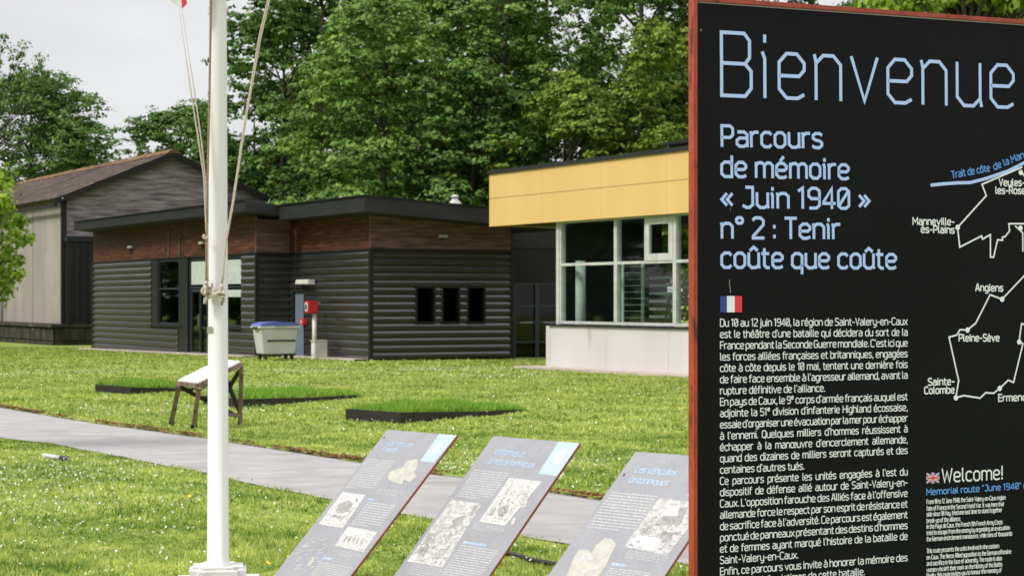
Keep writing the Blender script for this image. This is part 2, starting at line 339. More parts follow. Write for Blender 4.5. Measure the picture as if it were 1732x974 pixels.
# ---------------------------------------------------------------- lawn grass
def inpoly(x, y, poly):
    c = np.zeros(len(x), bool); n = len(poly)
    for i in range(n):
        (x1, y1), (x2, y2) = poly[i], poly[(i+1) % n]
        if y1 == y2: continue
        c ^= ((y1 > y) != (y2 > y)) & (x < (x2-x1)*(y-y1)/(y2-y1)+x1)
    return c
gzv = np.vectorize(ground_z)
POLE = G(368, 960); POLE.y = 11.45; POLE.x = (368.8-HX)/FPX*11.45; POLE.z = 0
def lawn(y0, y1, dens, h, w, nm, keep, xm=1.25):
    A = .262*.5*3.0*(y1+y0)*(y1-y0); n = int(A*dens)
    Y = np.sqrt(rng.uniform(y0**2, y1**2, n)); X = rng.uniform(-1.75, 1.25, n)*.262*Y
    pu, pl = path_up(X), path_lo(X)
    ok = ~((Y > pl-.01+.04*np.sin(X*9)+.02*np.sin(X*41)) & (Y < pu+.04+.05*np.sin(X*7)+.03*np.sin(X*29)))
    for bp in bed_polys: ok &= ~inpoly(X, Y, bp)
    ok &= ~((abs(X-POLE.x) < .30) & (abs(Y-POLE.y) < .30))
    ok &= ~inpoly(X, Y, DB_FOOT); ok &= ~inpoly(X, Y, YB_FOOT)
    X, Y = X[ok], Y[ok]; n = len(X)
    cell = np.random.default_rng(3).uniform(-1, 1, (4096,)); ci = (np.floor(X/.07+.6*np.sin(Y*23)).astype(int)*73+np.floor(Y/.13+.6*np.sin(X*31)).astype(int)*151) % 4096; cz_ = cell[ci]
    tn = .42+.27*cz_+.2*np.sin(X*1.9+Y*.7)*np.sin(Y*1.3-X*.5)+.16*np.sin(X*5.1+1)*np.sin(Y*3.7)+.10*np.sin(Y*8+X*4)+rng.normal(0, .24, n)
    if y0 > 20: tn = .5+(tn-.5)*.72
    patch = (.75+.35*np.sin(X*2.7+3)*np.sin(Y*1.9+X))*(1+.45*cell[(ci*7+11) % 4096])
    o = blades(X, Y, gzv(Y), h*rng.uniform(.4, 1.2, n)*patch, w*rng.uniform(.7, 1.4, n), .9, np.clip(tn, 0, 1), nm, M_grass)
    tag(o, kind='stuff', label=keep, cat='grass'); return o
_d = Frame(-4.25, 58.7); _y = Frame(1.0, 51.55)
DB_FOOT = [_d.w(-.6, -.5), _d.w(12, -.5), _d.w(12, 27), _d.w(-1.9, 27), _d.w(-1.9, 6), _d.w(-.6, 6)]
YB_FOOT = [_y.w(-.75, -20), _y.w(14, -20), _y.w(14, .8), _y.w(-.75, .8)]
lawn(6.5, 15, 4400, .036, .008, 'near_grass', 'short mown grass of the near lawn around the flagpole base')
lawn(15, 25, 1500, .040, .014, 'middle_grass', 'short mown grass on both sides of the concrete path')
lawn(25, 45, 330, .05, .03, 'lawn_grass', 'mown grass of the wide lawn around the raised beds')
lawn(45, 84, 75, .055, .06, 'far_grass', 'mown grass of the far lawn in front of the dark buildings')
def specks(nm, lab, n, y0, y1, r, m, z=.03, clus=14, xr=(-1, .78)):
    cy = np.sqrt(rng.uniform(y0**2, y1**2, clus)); cx = rng.uniform(*xr, clus)*.3*cy
    k = rng.integers(0, clus, n); X = cx[k]+rng.normal(0, .9, n); Y = cy[k]+rng.normal(0, 1.0, n)
    free = rng.uniform(0, 1, n) < .3; Yf = np.sqrt(rng.uniform(y0**2, y1**2, n)); X[free] = (rng.uniform(*xr, n)*.3*Yf)[free]; Y[free] = Yf[free]
    ok = ~((Y > path_lo(X)-.1) & (Y < path_up(X)+.1)) & (Y > y0*.9)
    for bp in bed_polys: ok &= ~inpoly(X, Y, bp)
    ok &= ~((abs(X-POLE.x) < .30) & (abs(Y-POLE.y) < .30))
    X, Y = X[ok], Y[ok]; n = len(X); a = rng.uniform(0, 6.28, n); v = np.zeros((n, 6, 3)); rr = r*rng.uniform(.6, 1.2, n)
    tx, ty = rng.normal(0, .5, n), rng.normal(-.3, .5, n); z0 = gzv(Y)+z*rng.uniform(.7, 1.3, n)
    for i in range(6):
        dx, dy = np.cos(a+i*np.pi/3)*rr, np.sin(a+i*np.pi/3)*rr; v[:, i] = np.stack([X+dx, Y+dy, z0+dx*tx+dy*ty], 1)
    tag(np_mesh(nm, v.reshape(-1, 3), 6, m), kind='stuff', label=lab, cat='flowers')
specks('daisies', 'tiny white daisies scattered through the near lawn', 9000, 9.5, 21, .0072, M_petal, .052)
specks('far_daisies', 'tiny white daisies scattered over the lawn beyond the path', 7000, 21, 50, .0115, M_petal, .06)
specks('buttercups', 'small yellow flowers dotted in the near lawn', 60, 9.5, 20, .014, M_buttercup, .05)
# dead leaves along the path edge
n = 2600; X = rng.uniform(-9, 3, n); X = X[np.sin(X*2.3)+.7*np.sin(X*7.7+1)+rng.normal(0, .5, n) > -.1]; n = len(X); Y = path_up(X)+np.abs(rng.normal(0, .10, n))-.04
v = np.zeros((n, 4, 3)); a = rng.uniform(0, 6.28, n); rr = rng.uniform(.012, .035, n)
for i in range(4): v[:, i] = np.stack([X+np.cos(a+i*1.57)*rr, Y+np.sin(a+i*1.57)*rr, gzv(Y)+.035+rng.uniform(0, .03, n)], 1)
tag(np_mesh('dead_leaves', v.reshape(-1, 3), 4, M_dry, None, rng.uniform(0, 1, n)), kind='stuff', label='rusty brown dead leaves along the far edge of the path', cat='leaves')

# ---------------------------------------------------------------- wall helpers (local coordinates of a building's empty)
def put(axis, c, s, off):                  # axis 'x': wall plane x=c facing -x, s runs along y; axis 'y': plane y=c facing -y, s runs along x
    return (c-off, s) if axis == 'x' else (s, c-off)
def wbox(mb, axis, c, s0, s1, o0, o1, z0, z1):   # o = distance outwards
    a, b_ = put(axis, c, s0, o0), put(axis, c, s1, o1)
    x0, x1 = sorted((a[0], b_[0])); y0, y1 = sorted((a[1], b_[1])); mb.box(x0, x1, y0, y1, z0, z1)
def wall_panels(axis, c, s0, s1, z0, z1, ops, m, parent, name='wall', th=.2):
    mb = MB(); ss = sorted({s0, s1, *[o[0] for o in ops], *[o[1] for o in ops]})
    for a, b_ in zip(ss, ss[1:]):
        mid = (a+b_)/2; cuts = sorted([(o[2], o[3]) for o in ops if o[0] < mid < o[1]]); z = z0
        for (p, q) in cuts:
            if p > z: wbox(mb, axis, c, a, b_, -th, 0, z, p)
            z = q
        if z < z1: wbox(mb, axis, c, a, b_, -th, 0, z, z1)
    return mb.build(name, m, parent)
def rib_profile(h):                        # (outwards, z) of one ribbed cladding board
    return [(.004, 0), (.026, .005), (.046, .018), (.050, h*.2), (.049, h*.52), (.014, h*.84), (.004, h*.90), (.004, h-.003)]
def rib_clad(axis, c, s0, s1, z0, z1, n, ops, parent, m):
    h = (z1-z0)/n
    for i in range(n):
        za = z0+i*h; zm = za+h/2
        cuts = sorted([(o[0], o[1]) for o in ops if o[2] < zm < o[3]]); s = s0; segs = []
        for p, q in cuts:
            if p > s+.02: segs.append((s, p))
            s = max(s, q)
        if s < s1-.02: segs.append((s, s1))
        for (a, b_) in segs:
            mb = MB(); pr = rib_profile(h); k = len(pr)
            for s_ in (a, b_):
                for (o_, z_) in pr: mb.v.append((*put(axis, c, s_, o_), za+z_))
                mb.v.append((*put(axis, c, s_, -.003), za+h-.003)); mb.v.append((*put(axis, c, s_, -.003), za))
            k += 2
            mb.f = [tuple(range(k))[::-1], tuple(range(k, 2*k))]+[(j, (j+1) % k, k+(j+1) % k, k+j) for j in range(k)]
            mb.build('cladding_board', m, parent)
def flat_boards(axis, c, s0, s1, z0, z1, h, parent, m, name='timber_boards'):
    mb = MB(); z = z0
    while z < z1-.02:
        s = s0
        while s < s1-.05:
            e = min(s1, s+random.uniform(2.2, 4.2)); wbox(mb, axis, c, s+.003, e-.003, .001, .018+random.uniform(0, .007), z+.006, min(z+h, z1)); s = e
        z += h
    return tag(mb.build(name, m, parent), kind='stuff')
def pane_part(axis, c, s0, s1, z0, z1, off, parent, m=None, name='pane', th=.008):
    mb = MB(); wbox(mb, axis, c, s0, s1, off, off+th, z0, z1); return mb.build(name, m or M_glass, parent)
def frame_part(axis, c, s0, s1, z0, z1, wd, o0, o1, parent, m, name='window', vert=(), horiz=()):
    mb = MB()
    wbox(mb, axis, c, s0, s0+wd, o0, o1, z0, z1); wbox(mb, axis, c, s1-wd, s1, o0, o1, z0, z1)
    wbox(mb, axis, c, s0+wd, s1-wd, o0, o1, z0, z0+wd); wbox(mb, axis, c, s0+wd, s1-wd, o0, o1, z1-wd, z1)
    for s in vert: wbox(mb, axis, c, s-wd/2, s+wd/2, o0+.003, o1-.003, z0+wd, z1-wd)
    for z in horiz: wbox(mb, axis, c, s0+wd, s1-wd, o0+.005, o1-.005, z-wd/2, z+wd/2)
    return mb.build(name, m, parent)

# ---------------------------------------------------------------- dark ribbed building
D = Frame(-4.25, 58.7)
db = empty('clad_building', 'low building with black ribbed cladding, red-brown timber band and overhanging flat roofs', 'building', (D.x, D.y, 0), ROT)
ZT = 3.16; Z0 = -.12
ya = 6.55; xl = -1.18; yb = D.on_x(158, xl)
# openings on the wings
def sp(px, lx=xl): return D.on_x(px, lx)
def zz(py, px, lx=xl): return D.z(py, lx, D.on_x(px, lx))
wz0, wz1 = zz(549, 300), zz(438, 350)
oL = [(sp(303), sp(257), wz0, ZT-.02), (sp(350), sp(303), -.5, ZT-.02), (sp(409), sp(350), wz0, ZT-.02)]
wall_panels('x', xl, ya, yb, -.6, 4.42, oL, M_void, db)
wall_panels('y', ya, xl+.2, 0, -.6, 4.3, [], M_void, db)
o2 = [(D.on_x(516, 0), D.on_x(497, 0), -.5, D.z(492, 0, D.on_x(505, 0)))]
wall_panels('x', 0, .001, ya, -.6, 4.22, o2, M_void, db)
slit = [(D.on_y(a, 0), D.on_y(c, 0), D.z(544, D.on_y(a, 0), 0), D.z(486, D.on_y(a, 0), 0)) for a, c in ((705, 733), (749, 775), (792, 818))]
xr = 4.8
wall_panels('y', 0, 0, xr, -.6, 4.2, slit, M_void, db)
MB().box(xr-.2, xr, .2, 2, -.6, 4.1).build('wall', M_void, db)
MB().box(4.8, 5, 2.21, yb, -.6, 4.0).build('wall', M_void, db)
MB().box(5.01, 11, 5.0, 5.2, -.6, 3.9).box(10.8, 11, 2.21, 4.99, -.6, 3.9).box(5.01, 11, 2.21, 5.2, 3.901, 4.08).box(5.01, 10.79, 2.21, 4.99, -.6, -.25).build('lobby_wall', M_void, db)
MB().box(xl+.2, 4.8, yb-.2, yb-.001, -.6, 4.1).build('wall', M_void, db)
MB().box(xl+.2, 4.8, .25, yb-.25, -.7, -.35).build('floor', M_floor, db)
NR = 15
rib_clad('y', 0, .05, xr-.05, Z0, ZT, NR, [(a-.06, b_+.06, c-.06, d+.04) for a, b_, c, d in slit], db, M_clad)
rib_clad('x', 0, .05, ya-.05, Z0-.1, ZT, NR, [(a-.02, b_+.03, c, d) for a, b_, c, d in o2], db, M_clad)
rib_clad('y', ya, xl+.05, -.05, Z0-.1, ZT, NR, [], db, M_clad)
rib_clad('x', xl, ya+.05, yb-.05, Z0-.2, ZT, NR, [(a-.03, b_+.03, c-.04, d) for a, b_, c, d in oL], db, M_clad)
mb = MB()                                  # corner trims and cap rail
for (x, y) in ((0, 0), (xr, 0), (xl, ya), (xl, yb)):
    MB().box(x-.06, x+.06, y-.06, y+.06, Z0-.3, ZT+.02).build('corner_trim', M_trim, db)
mb.box(-.05, -.0, ya-.05, ya-.0, Z0-.3, ZT+.02); mb.build('corner_trim', M_trim, db)
mb = MB(); wbox(mb, 'y', 0, .061, xr-.061, .001, .055, ZT+.001, ZT+.05); wbox(mb, 'x', 0, .061, ya-.061, .001, .055, ZT+.001, ZT+.05)
wbox(mb, 'y', ya, xl+.061, -.061, .001, .055, ZT+.001, ZT+.05); wbox(mb, 'x', xl, ya+.061, yb-.061, .001, .055, ZT+.001, ZT+.05); mb.build('cap_rail', M_trim, db)
flat_boards('y', 0, .03, xr-.03, ZT+.05, 4.2, .125, db, M_woodpale)
flat_boards('x', 0, .03, ya-.03, ZT+.05, 4.2, .125, db, M_wood)
flat_boards('y', ya, xl+.03, -.03, ZT+.05, 4.3, .125, db, M_woodpale)
flat_boards('x', xl, ya+.03, yb-.03, ZT+.05, 4.42, .125, db, M_wood)
MB().box(-.04, .03, -.04, .03, ZT+.05, 4.2).build('timber_corner', M_woodpale, db)
MB().box(xl-.04, xl+.03, ya-.04, ya+.03, ZT+.05, 4.4).build('timber_corner', M_woodpale, db)
for px in (288, 306):
    s = sp(px); mb = MB(); wbox(mb, 'x', xl, s, s+.12, .02, .06, ZT+.06, zz(392, px)); mb.build('timber_strip', M_woodpale, db)
for px in (503,):
    s = D.on_x(px, 0); mb = MB(); wbox(mb, 'x', 0, s, s+.1, .02, .06, ZT+.06, ZT+.8); mb.build('timber_strip', M_woodpale, db)
# roofs
def slab(x0, x1, y0, y1, zt, th, slope, name):
    z1 = zt-slope*(x1-x0)
    return MB().hexa([(x0, y0, zt-th), (x1, y0, z1-th), (x1, y1, z1-th), (x0, y1, zt-th)], [(x0, y0, zt), (x1, y0, z1), (x1, y1, z1), (x0, y1, zt)]).build(name, M_roof, db)
slab(-.8, 5.9, -1.37, 5.5, 4.71, .46, .066, 'roof'); slab(xl-.8, 4.9, 5.503, D.on_x(125, xl-.8), 4.85, .34, .1, 'roof')
mb = MB()                                  # thin metal drip edge along the roof rims
mb.beam((-.83, -1.40, 4.725), (-.83, 5.48, 4.725), .06, .03); mb.beam((-.8, -1.40, 4.727), (5.9, -1.40, 4.727-.066*6.7), .06, .03)
mb.beam((xl-.83, 5.50, 4.867), (xl-.83, D.on_x(125, xl-.8), 4.867), .06, .03); mb.build('roof_edge', M_trim, db)
# slit windows
for a, b_, c, d in slit:
    f = frame_part('y', 0, a-.055, b_+.055, c-.055, d+.035, .055, -.10, .052, db, M_trim)
    pane_part('y', 0, a, b_, c, d-.02, -.12, f, M_glassdark)
# long wing windows and glazed door
f = frame_part('x', xl, sp(303), sp(268), wz0, ZT-.03, .06, -.12, .0, db, M_blueframe, 'window', horiz=(zz(488, 290),))
pane_part('x', xl, sp(303)+.06, sp(268)-.06, wz0+.06, ZT-.09, -.07, f, M_glassdark)
mb = MB(); wbox(mb, 'x', xl, sp(268), sp(257), -.02, .03, wz0-.05, ZT-.02); mb.build('jamb_panel', M_trim, db)
mb = MB(); wbox(mb, 'x', xl, sp(309), sp(253), .02, .09, wz0-.09, wz0-.03); mb.build('window_sill', M_trim, db)
mb = MB(); wbox(mb, 'x', xl, sp(319), sp(304), -.02, .035, -.35, ZT-.02); mb.build('door_post', M_trim, db)
hz = zz(486, 335)
f = frame_part('x', xl, sp(409), sp(350), wz0, ZT-.03, .06, -.12, 0, db, M_blueframe, 'window', horiz=(hz,))
pane_part('x', xl, sp(409)+.06, sp(350)-.06, wz0+.06, ZT-.09, -.07, f, M_glassdark)
mb = MB(); wbox(mb, 'x', xl, sp(409)+.08, sp(350)-.08, -.055, -.05, hz+.1, ZT-.14); wbox(mb, 'x', xl, sp(409)+.08, sp(350)-.08, -.055, -.05, zz(502, 400), hz-.1); mb.build('roller_blind', M_blind, f)
mb = MB(); wbox(mb, 'x', xl, sp(411), sp(346), .02, .09, wz0-.09, wz0-.03); mb.build('window_sill', M_trim, db)
f = frame_part('x', xl, sp(350), sp(320), -.3, ZT-.03, .07, -.14, -.01, db, M_blueframe, 'door_frame', horiz=(hz,))
mb = MB(); wbox(mb, 'x', xl, sp(350)+.09, sp(320)-.09, -.055, -.05, hz+.1, ZT-.14); mb.build('roller_blind', M_blind, f)
f = frame_part('x', xl, sp(338), sp(322), -.28, hz-.06, .1, -.10, -.02, db, M_blueframe, 'door')
pane_part('x', xl, sp(338)+.1, sp(322)-.1, -.18, hz-.16, -.07, f, M_glassdark)
mb = MB(); wbox(mb, 'x', xl, sp(337)+.0, sp(337)+.04, -.02, .04, .75, 1.15); mb.build('handle', M_steel, f)
pane_part('x', xl, sp(350)+.07, sp(338)-.01, -.22, hz-.06, -.09, db, M_glassdark)
# service door on the middle facade
s0, s1, _, zt = o2[0]
f = frame_part('x', 0, s0, s1, -.4, zt, .05, -.12, .03, db, M_trim, 'door_frame')
mb = MB(); wbox(mb, 'x', 0, s0+.05, s1-.05, -.08, -.03, -.28, zt-.06); dd = mb.build('door', M_bluegrey, db)
mb = MB(); wbox(mb, 'x', 0, s0+.12, s0+.24, -.03, .02, .85, .89); mb.build('handle', M_steel, dd)
# apron strips
mb = MB()
def strip(x0, x1, y0, y1):
    w = [D.w(*p) for p in ((x0, y0), (x1, y0), (x1, y1), (x0, y1))]; n = 12
    def L(p, q, t): return (p[0]+(q[0]-p[0])*t, p[1]+(q[1]-p[1])*t)
    for i in range(n):
        pts = [L(w[0], w[3], i/n), L(w[1], w[2], i/n), L(w[1], w[2], (i+1)/n), L(w[0], w[3], (i+1)/n)]
        mb.quad(*[(p[0], p[1], ground_z(p[1])+.05) for p in pts])
        mb.quad(*[(pts[0][0], pts[0][1], ground_z(pts[0][1])+.05), (pts[3][0], pts[3][1], ground_z(pts[3][1])+.05), (pts[3][0], pts[3][1], -.9), (pts[0][0], pts[0][1], -.9)])
strip(xl-.65, xl+.1, ya-.6, yb+.2); strip(-.55, .1, -.05, ya-.6)
ap = mb.build('pavement', M_apron); tag(ap, kind='structure')
# entrance recess wall with glazed double door
rx0, rx1, ry = 4.8, 11.0, 2.0
xs_ = lambda px: D.on_y(px, ry)
zr_ = lambda py: D.z(py, xs_(905), ry)
dz0, dz1 = zr_(606)-.05, zr_(478)
wall_panels('y', ry, rx0+.001, rx1, -.6, 4.1, [(xs_(868), xs_(944)+.2, -.5, dz1)], M_void, db)
flat_boards('y', ry, rx0+.02, rx1, zr_(420), 4.1, .125, db, M_darkwood)  # near-black boards put the shade of the recess into the timber colour
wl = D.on_y(870, ry); wr_ = D.on_y(909, ry)
for a, b_ in ((wl, wr_), (wr_+.005, wr_+(wr_-wl))):
    f = frame_part('y', ry, a, b_, dz0, dz1, .07, -.12, -.02, db, M_blueframe, 'door', horiz=(zr_(517), zr_(545), zr_(578)))
    pane_part('y', ry, a+.07, b_-.07, dz0+.07, dz1-.07, -.08, f, M_glassdark)
    mb = MB(); wbox(mb, 'y', ry, a+.2, b_-.2, .0, .03, zr_(545)-.02, zr_(545)+.01); mb.build('push_bar', M_steel, f)
mb = MB(); mb.box(4.9, 5.9, ry-.22, ry-.02, dz0-.1, dz0+.06); tag(mb.build('doorstep', mat('terracotta', (.3, .06, .03), .8), db))

# things on its walls
def wall_lamp(px, py, axis, c, w, lab, lens=(.62, .6, .56)):
    s = D.on_x(px, c) if axis == 'x' else D.on_y(px, c); lx, ly = (c, s) if axis == 'x' else (s, c); z = D.z(py, lx, ly); wx, wy = D.w(lx, ly)
    t = empty('wall_lamp', lab, 'lamp', (wx, wy, z), ROT, 'outdoor lamps on the timber band')
    ax = 'x' if axis == 'x' else 'y'
    mb = MB(); wbox(mb, ax, 0, -w/2, w/2, .0, .12, -.05, .05); mb.build('lamp_housing', M_frame, t, bevel=.012)
    mb = MB(); wbox(mb, ax, 0, -w/2+.03, w/2-.03, .03, .2, -.085, -.052); mb.build('lamp_bracket', M_trim, t)
    return t
wall_lamp(748, 400, 'y', 0, .28, 'white box lamp on the pale timber band above the three slit windows')
wall_lamp(223, 418, 'x', xl, .45, 'small white lamp on the red-brown timber band left of the flagpole')
wall_lamp(344, 411, 'x', xl, .4, 'small white lamp on the timber band partly behind the flagpole rope')
s = D.on_x(515.5, -.2); z = D.z(477, -.2, s); wx, wy = D.w(0, s)
t = empty('floodlight', 'white rectangular floodlight above the blue-grey service door', 'lamp', (wx, wy, z), ROT)
mb = MB(); mb.hexa([(-.32, -.55, -.07), (-.06, -.55, -.09), (-.06, .55, -.09), (-.32, .55, -.07)], [(-.3, -.53, .08), (-.06, -.53, .08), (-.06, .53, .08), (-.3, .53, .08)]); mb.build('lamp_housing', M_pipe, t, bevel=.015)
MB().box(-.06, -.005, -.2, .2, -.05, .05).build('lamp_bracket', M_steel, t)
MB().tube([(-.1, .4, -.08), (-.12, .42, -.25)], .03, 8).build('sensor', M_trim, t)
# red alarm box on its post
s = D.on_x(532, -.42); wx, wy = D.w(-.42, s); g0 = ground_z(wy)+.05
def zl(py): return EYE-(py-HY)/FPX*wy
t = empty('alarm_post', 'cream pipe against the ribbed wall carrying a red box with a white front', 'post', (wx, wy, g0), ROT)
MB().tube([(0, 0, 0), (0, 0, zl(528)-g0)], .075, 12).build('pipe', M_pipe, t, smooth=True)
rb = MB().box(-.02, .30, -.16, .16, zl(529)-g0, zl(509)-g0).build('alarm_box', M_red, t, bevel=.015, loc=(-.25, 0, 0))
MB().box(-.015, .2, -.02, .02, zl(515)-g0, zl(511)-g0).build('box_bracket', M_steel, t, loc=(0, 0, 0))
MB().box(-.035, -.021, -.11, .11, zl(526)-g0, zl(512)-g0).build('box_front', M_edge, rb)
MB().box(-.045, -.036, -.05, .05, zl(523)-g0, zl(515)-g0).build('box_window', M_trim, rb)
s = D.on_x(518, 0); wx2, wy2 = D.w(-.09, s); 
t = empty('call_point', 'small red call box beside the blue-grey door, below the larger red box', 'alarm', (wx2, wy2, EYE-(544-HY)/FPX*wy2), ROT)
MB().box(-.08, .05, -.16, .16, -.1, .1).build('housing', M_red, t, bevel=.012); MB().box(-.088, -.081, -.05, .05, -.05, .05).build('button', M_edge, t)
# cream utility box
wx3, wy3 = D.w(-.5, D.on_x(538, -.5)); g3 = ground_z(wy3)+.03
t = empty('utility_box', 'cream meter box standing against the ribbed wall right of the pipe', 'utility box', (wx3, wy3, g3), ROT)
hB = EYE-(577-HY)/FPX*wy3-g3
MB().box(-.17, .25, -.16, .16, -.08, hB).build('cabinet', M_pipe, t, bevel=.01); MB().box(-.19, .26, -.18, .18, hB+.001, hB+.03).build('lid', M_pipe, t)
MB().box(-.178, -.172, -.12, .12, .1, hB-.08).build('cabinet_door', M_sheet, t)

# bin
B0 = G(466, 609); gb = ground_z(B0.y)+.02
t = empty('wheelie_bin', 'large grey four wheeled bin with blue lid beside the service door', 'bin', (B0.x, B0.y, gb), ROT)
def zb(py): return EYE-(py-HY)/FPX*B0.y-gb
mb = MB(); zb0, zb1 = zb(598), zb(555)
mb.hexa([(-.50, -.33, zb0), (.50, -.33, zb0), (.50, .30, zb0), (-.50, .30, zb0)], [(-.60, -.40, zb1), (.58, -.40, zb1), (.58, .38, zb1), (-.60, .38, zb1)]); bd = mb.build('bin_body', M_binbody, t, bevel=.02)
zmid = (zb0*.45+zb1*.55)
MB().box(-.40, .50, -.385, -.35, zmid-.045, zmid+.0).build('recess_band', M_rubber, bd)
mb = MB(); mb.box(-.66, .64, -.45, .43, zb1+.001, zb1+.07); mb.build('rim', M_binbody, t, bevel=.015)
mb = MB(); K = 9
for i in range(K):
    for sgn in (0,):
        pass
prof = [(-.64, .0), (-.60, .07), (-.4, .115), (0, .13), (.4, .115), (.58, .07), (.62, .0)]
for j, y in enumerate((-.43, .41)):
    for (x, zq) in prof: mb.v.append((x, y, zb1+.071+zq))
m_ = len(prof); mb.f = [tuple(range(m_)), tuple(range(m_, 2*m_))]+[(i, i+1, m_+i+1, m_+i) for i in range(m_-1)]+[(0, m_-1, 2*m_-1, m_)]
ld = mb.build('lid', M_binlid, t)
MB().tube([(-.2, -.46, zb1+.1), (.2, -.46, zb1+.1)], .018, 8).build('handle', M_binlid, ld)
for (x, y) in ((-.42, -.26), (.42, -.26), (-.42, .24), (.42, .24)):
    w = MB().tube([(x-.03, y, .095), (x+.03, y, .095)], .095, 14).build('wheel', M_rubber, t)
    MB().beam((x, y, .10), (x, y, zb0+.005), .05, .09, (0, 1, 0)).build('castor_fork', M_steel, w)
mb = MB(); mb.tube([(-.67, -.2, zb1+.02), (-.67, .15, zb1+.02)], .035, 8); mb.build('lifting_pin', M_rubber, t)
# roof vent cowls
for (px, py, w, lab) in ((769.6, 345, .85, 'white mushroom vent cowl on the black flat roof near the yellow fascia'), (577, 335, .35, 'tiny white vent knob on the black roof edge beside the trees')):
    Yv = 61.5 if w > .5 else 62.5; p = P(px, py, Yv)
    t = empty('roof_vent', lab, 'vent', (p.x, p.y, p.z-.12), 0, 'vents on the flat roof')
    MB().lathe([(.22*w, -.2), (.2*w, .05*w), (.09*w, .14*w), (.09*w, .22*w)], 14).build('vent_pipe', M_frame, t, smooth=True)
    MB().lathe([(.25*w, .10*w), (.24*w, .16*w), (.12*w, .3*w), (.1*w, .36*w), (.15*w, .38*w), (.14*w, .44*w), (.04*w, .48*w)], 14, (0, 0, .0)).build('cowl', M_frame, t, smooth=True)
# ---------------------------------------------------------------- barn
Bn = Frame(-20.7, 90)
bn = empty('barn', 'old barn with weathered board gable, concrete side wall and mossy ridged roof', 'barn', (Bn.x, Bn.y, 0), ROT)
EZ, AZ, HWd, LEN = 6.34, 8.5, 5.18, 28.5
MB().poly([(0, .12, -.6), (2*HWd, .12, -.6), (2*HWd, .12, EZ), (HWd, .12, AZ), (0, .12, EZ)]).poly([(0, LEN, -.6), (2*HWd, LEN, -.6), (2*HWd, LEN, EZ), (HWd, LEN, AZ), (0, LEN, EZ)]).box(2*HWd-.2, 2*HWd, .15, LEN-.02, -.6, EZ).build('wall', M_barnwood, bn)
mb = MB(); z = .55; h = .16                # gable boards, each row its own length under the roof slope
while z < AZ-.1:
    ins = 0 if z+h < EZ else (z+h-EZ)/(AZ-EZ)*HWd
    x0, x1 = .02+ins, 2*HWd-.02-ins; x = x0
    while x < x1-.05:
        e = min(x1, x+random.uniform(1.8, 4.5)); mb.box(x+.004, e-.004, .06-random.uniform(0, .02), .115, z+.008, z+h); x = e
    z += h
tag(mb.build('timber_boards', M_barnwood, bn), kind='stuff')
PZ = EYE-(547-HY)/FPX*90
cuts = [0, 5.45, 10.9, 16.3, 21.8, 27.2, LEN]
for a, c in zip(cuts, cuts[1:]): MB().box(-.02, .18, a+.035, c-.035, PZ-.02, EZ+.05).build('concrete_panel', M_conc, bn, bevel=.012)
MB().box(.03, .16, .01, LEN-.01, PZ, EZ).build('joint_backing', M_void, bn)
MB().box(-.10, .10, -.10, .11, PZ, EZ).build('corner_post', M_darkwood, bn)
# corrugated roof
def corr(x0, z0, x1, z1, y0, y1, nm):
    mb = MB(); L = int((y1-y0)/.09); nr = 9
    for i in range(L+1):
        y = y0+(y1-y0)*i/L; wv = .028*math.sin(i*math.pi/1.0*.5)
        for j in range(nr+1):
            t = j/nr; mb.v.append((x0+(x1-x0)*t, y, z0+(z1-z0)*t+wv+(.035 if j % 3 == 0 else 0)*.5))
    mb.f = [(i*(nr+1)+j, i*(nr+1)+j+1, (i+1)*(nr+1)+j+1, (i+1)*(nr+1)+j) for i in range(L) for j in range(nr)]
    return mb.build(nm, M_barnroof, bn)
sl = (AZ-EZ)/HWd
rt = empty('roof', None, None); rt.parent = bn
bpy.data.objects.remove(rt)
r1 = corr(-.45, EZ-.45*sl+.14, HWd, AZ+.14, -.35, LEN+.3, 'roof'); corr(2*HWd+.45, EZ-.45*sl+.14, HWd, AZ+.14, -.35, LEN+.3, 'roof')
mb = MB()
for i in range(60):
    y = -.38+i*(LEN+.7)/60; y2 = y+(LEN+.7)/60-.02; q = random.uniform(-.02, .02)
    mb.hexa([(HWd-.36, y, AZ+.05+q), (HWd+.36, y, AZ+.05+q), (HWd+.36, y2, AZ+.05+q), (HWd-.36, y2, AZ+.05+q)], [(HWd-.07, y, AZ+.27+q), (HWd+.07, y, AZ+.27+q), (HWd+.07, y2, AZ+.27+q), (HWd-.07, y2, AZ+.27+q)])
mb.build('ridge_tiles', M_lichen, bn)
mb = MB()
for s_ in (-1, 1):
    xe = HWd+s_*(HWd+.45); mb.beam((xe, -.33, EZ-.45*sl-.0), (HWd, -.33, AZ-.0), .05, .24, (0, 0, 1))
mb.build('verge_board', M_darkwood, bn)
MB().beam((-.44, -.3, EZ-.34), (-.44, LEN+.2, EZ-.34), .12, .12).build('gutter', M_darkwood, bn)
mb = MB(); mb.lathe([(.02, -.09), (.08, -.05), (.09, 0), (.06, .07), (.02, .09)], 10, (-.12, -.28, EZ+.1-.12)); mb.build('insulator', M_frame, bn, smooth=True)
# dark ribbed annex on the gable
az1 = EYE-(402-HY)/FPX*90
mb = MB(); mb.box(.06, 6.0, -.55, .05, PZ+.0, az1-.2); an = mb.build('annex', M_trim, bn)
x = .1
while x < 3.5:
    MB().box(x, x+.1, -.58, -.551, PZ+.02, az1-.22).build('rib', M_bluegrey if False else M_roof, an); x += .32
MB().box(.0, 6.1, -.66, .05, az1-.199, az1+.06).build('cap', M_roof, an)
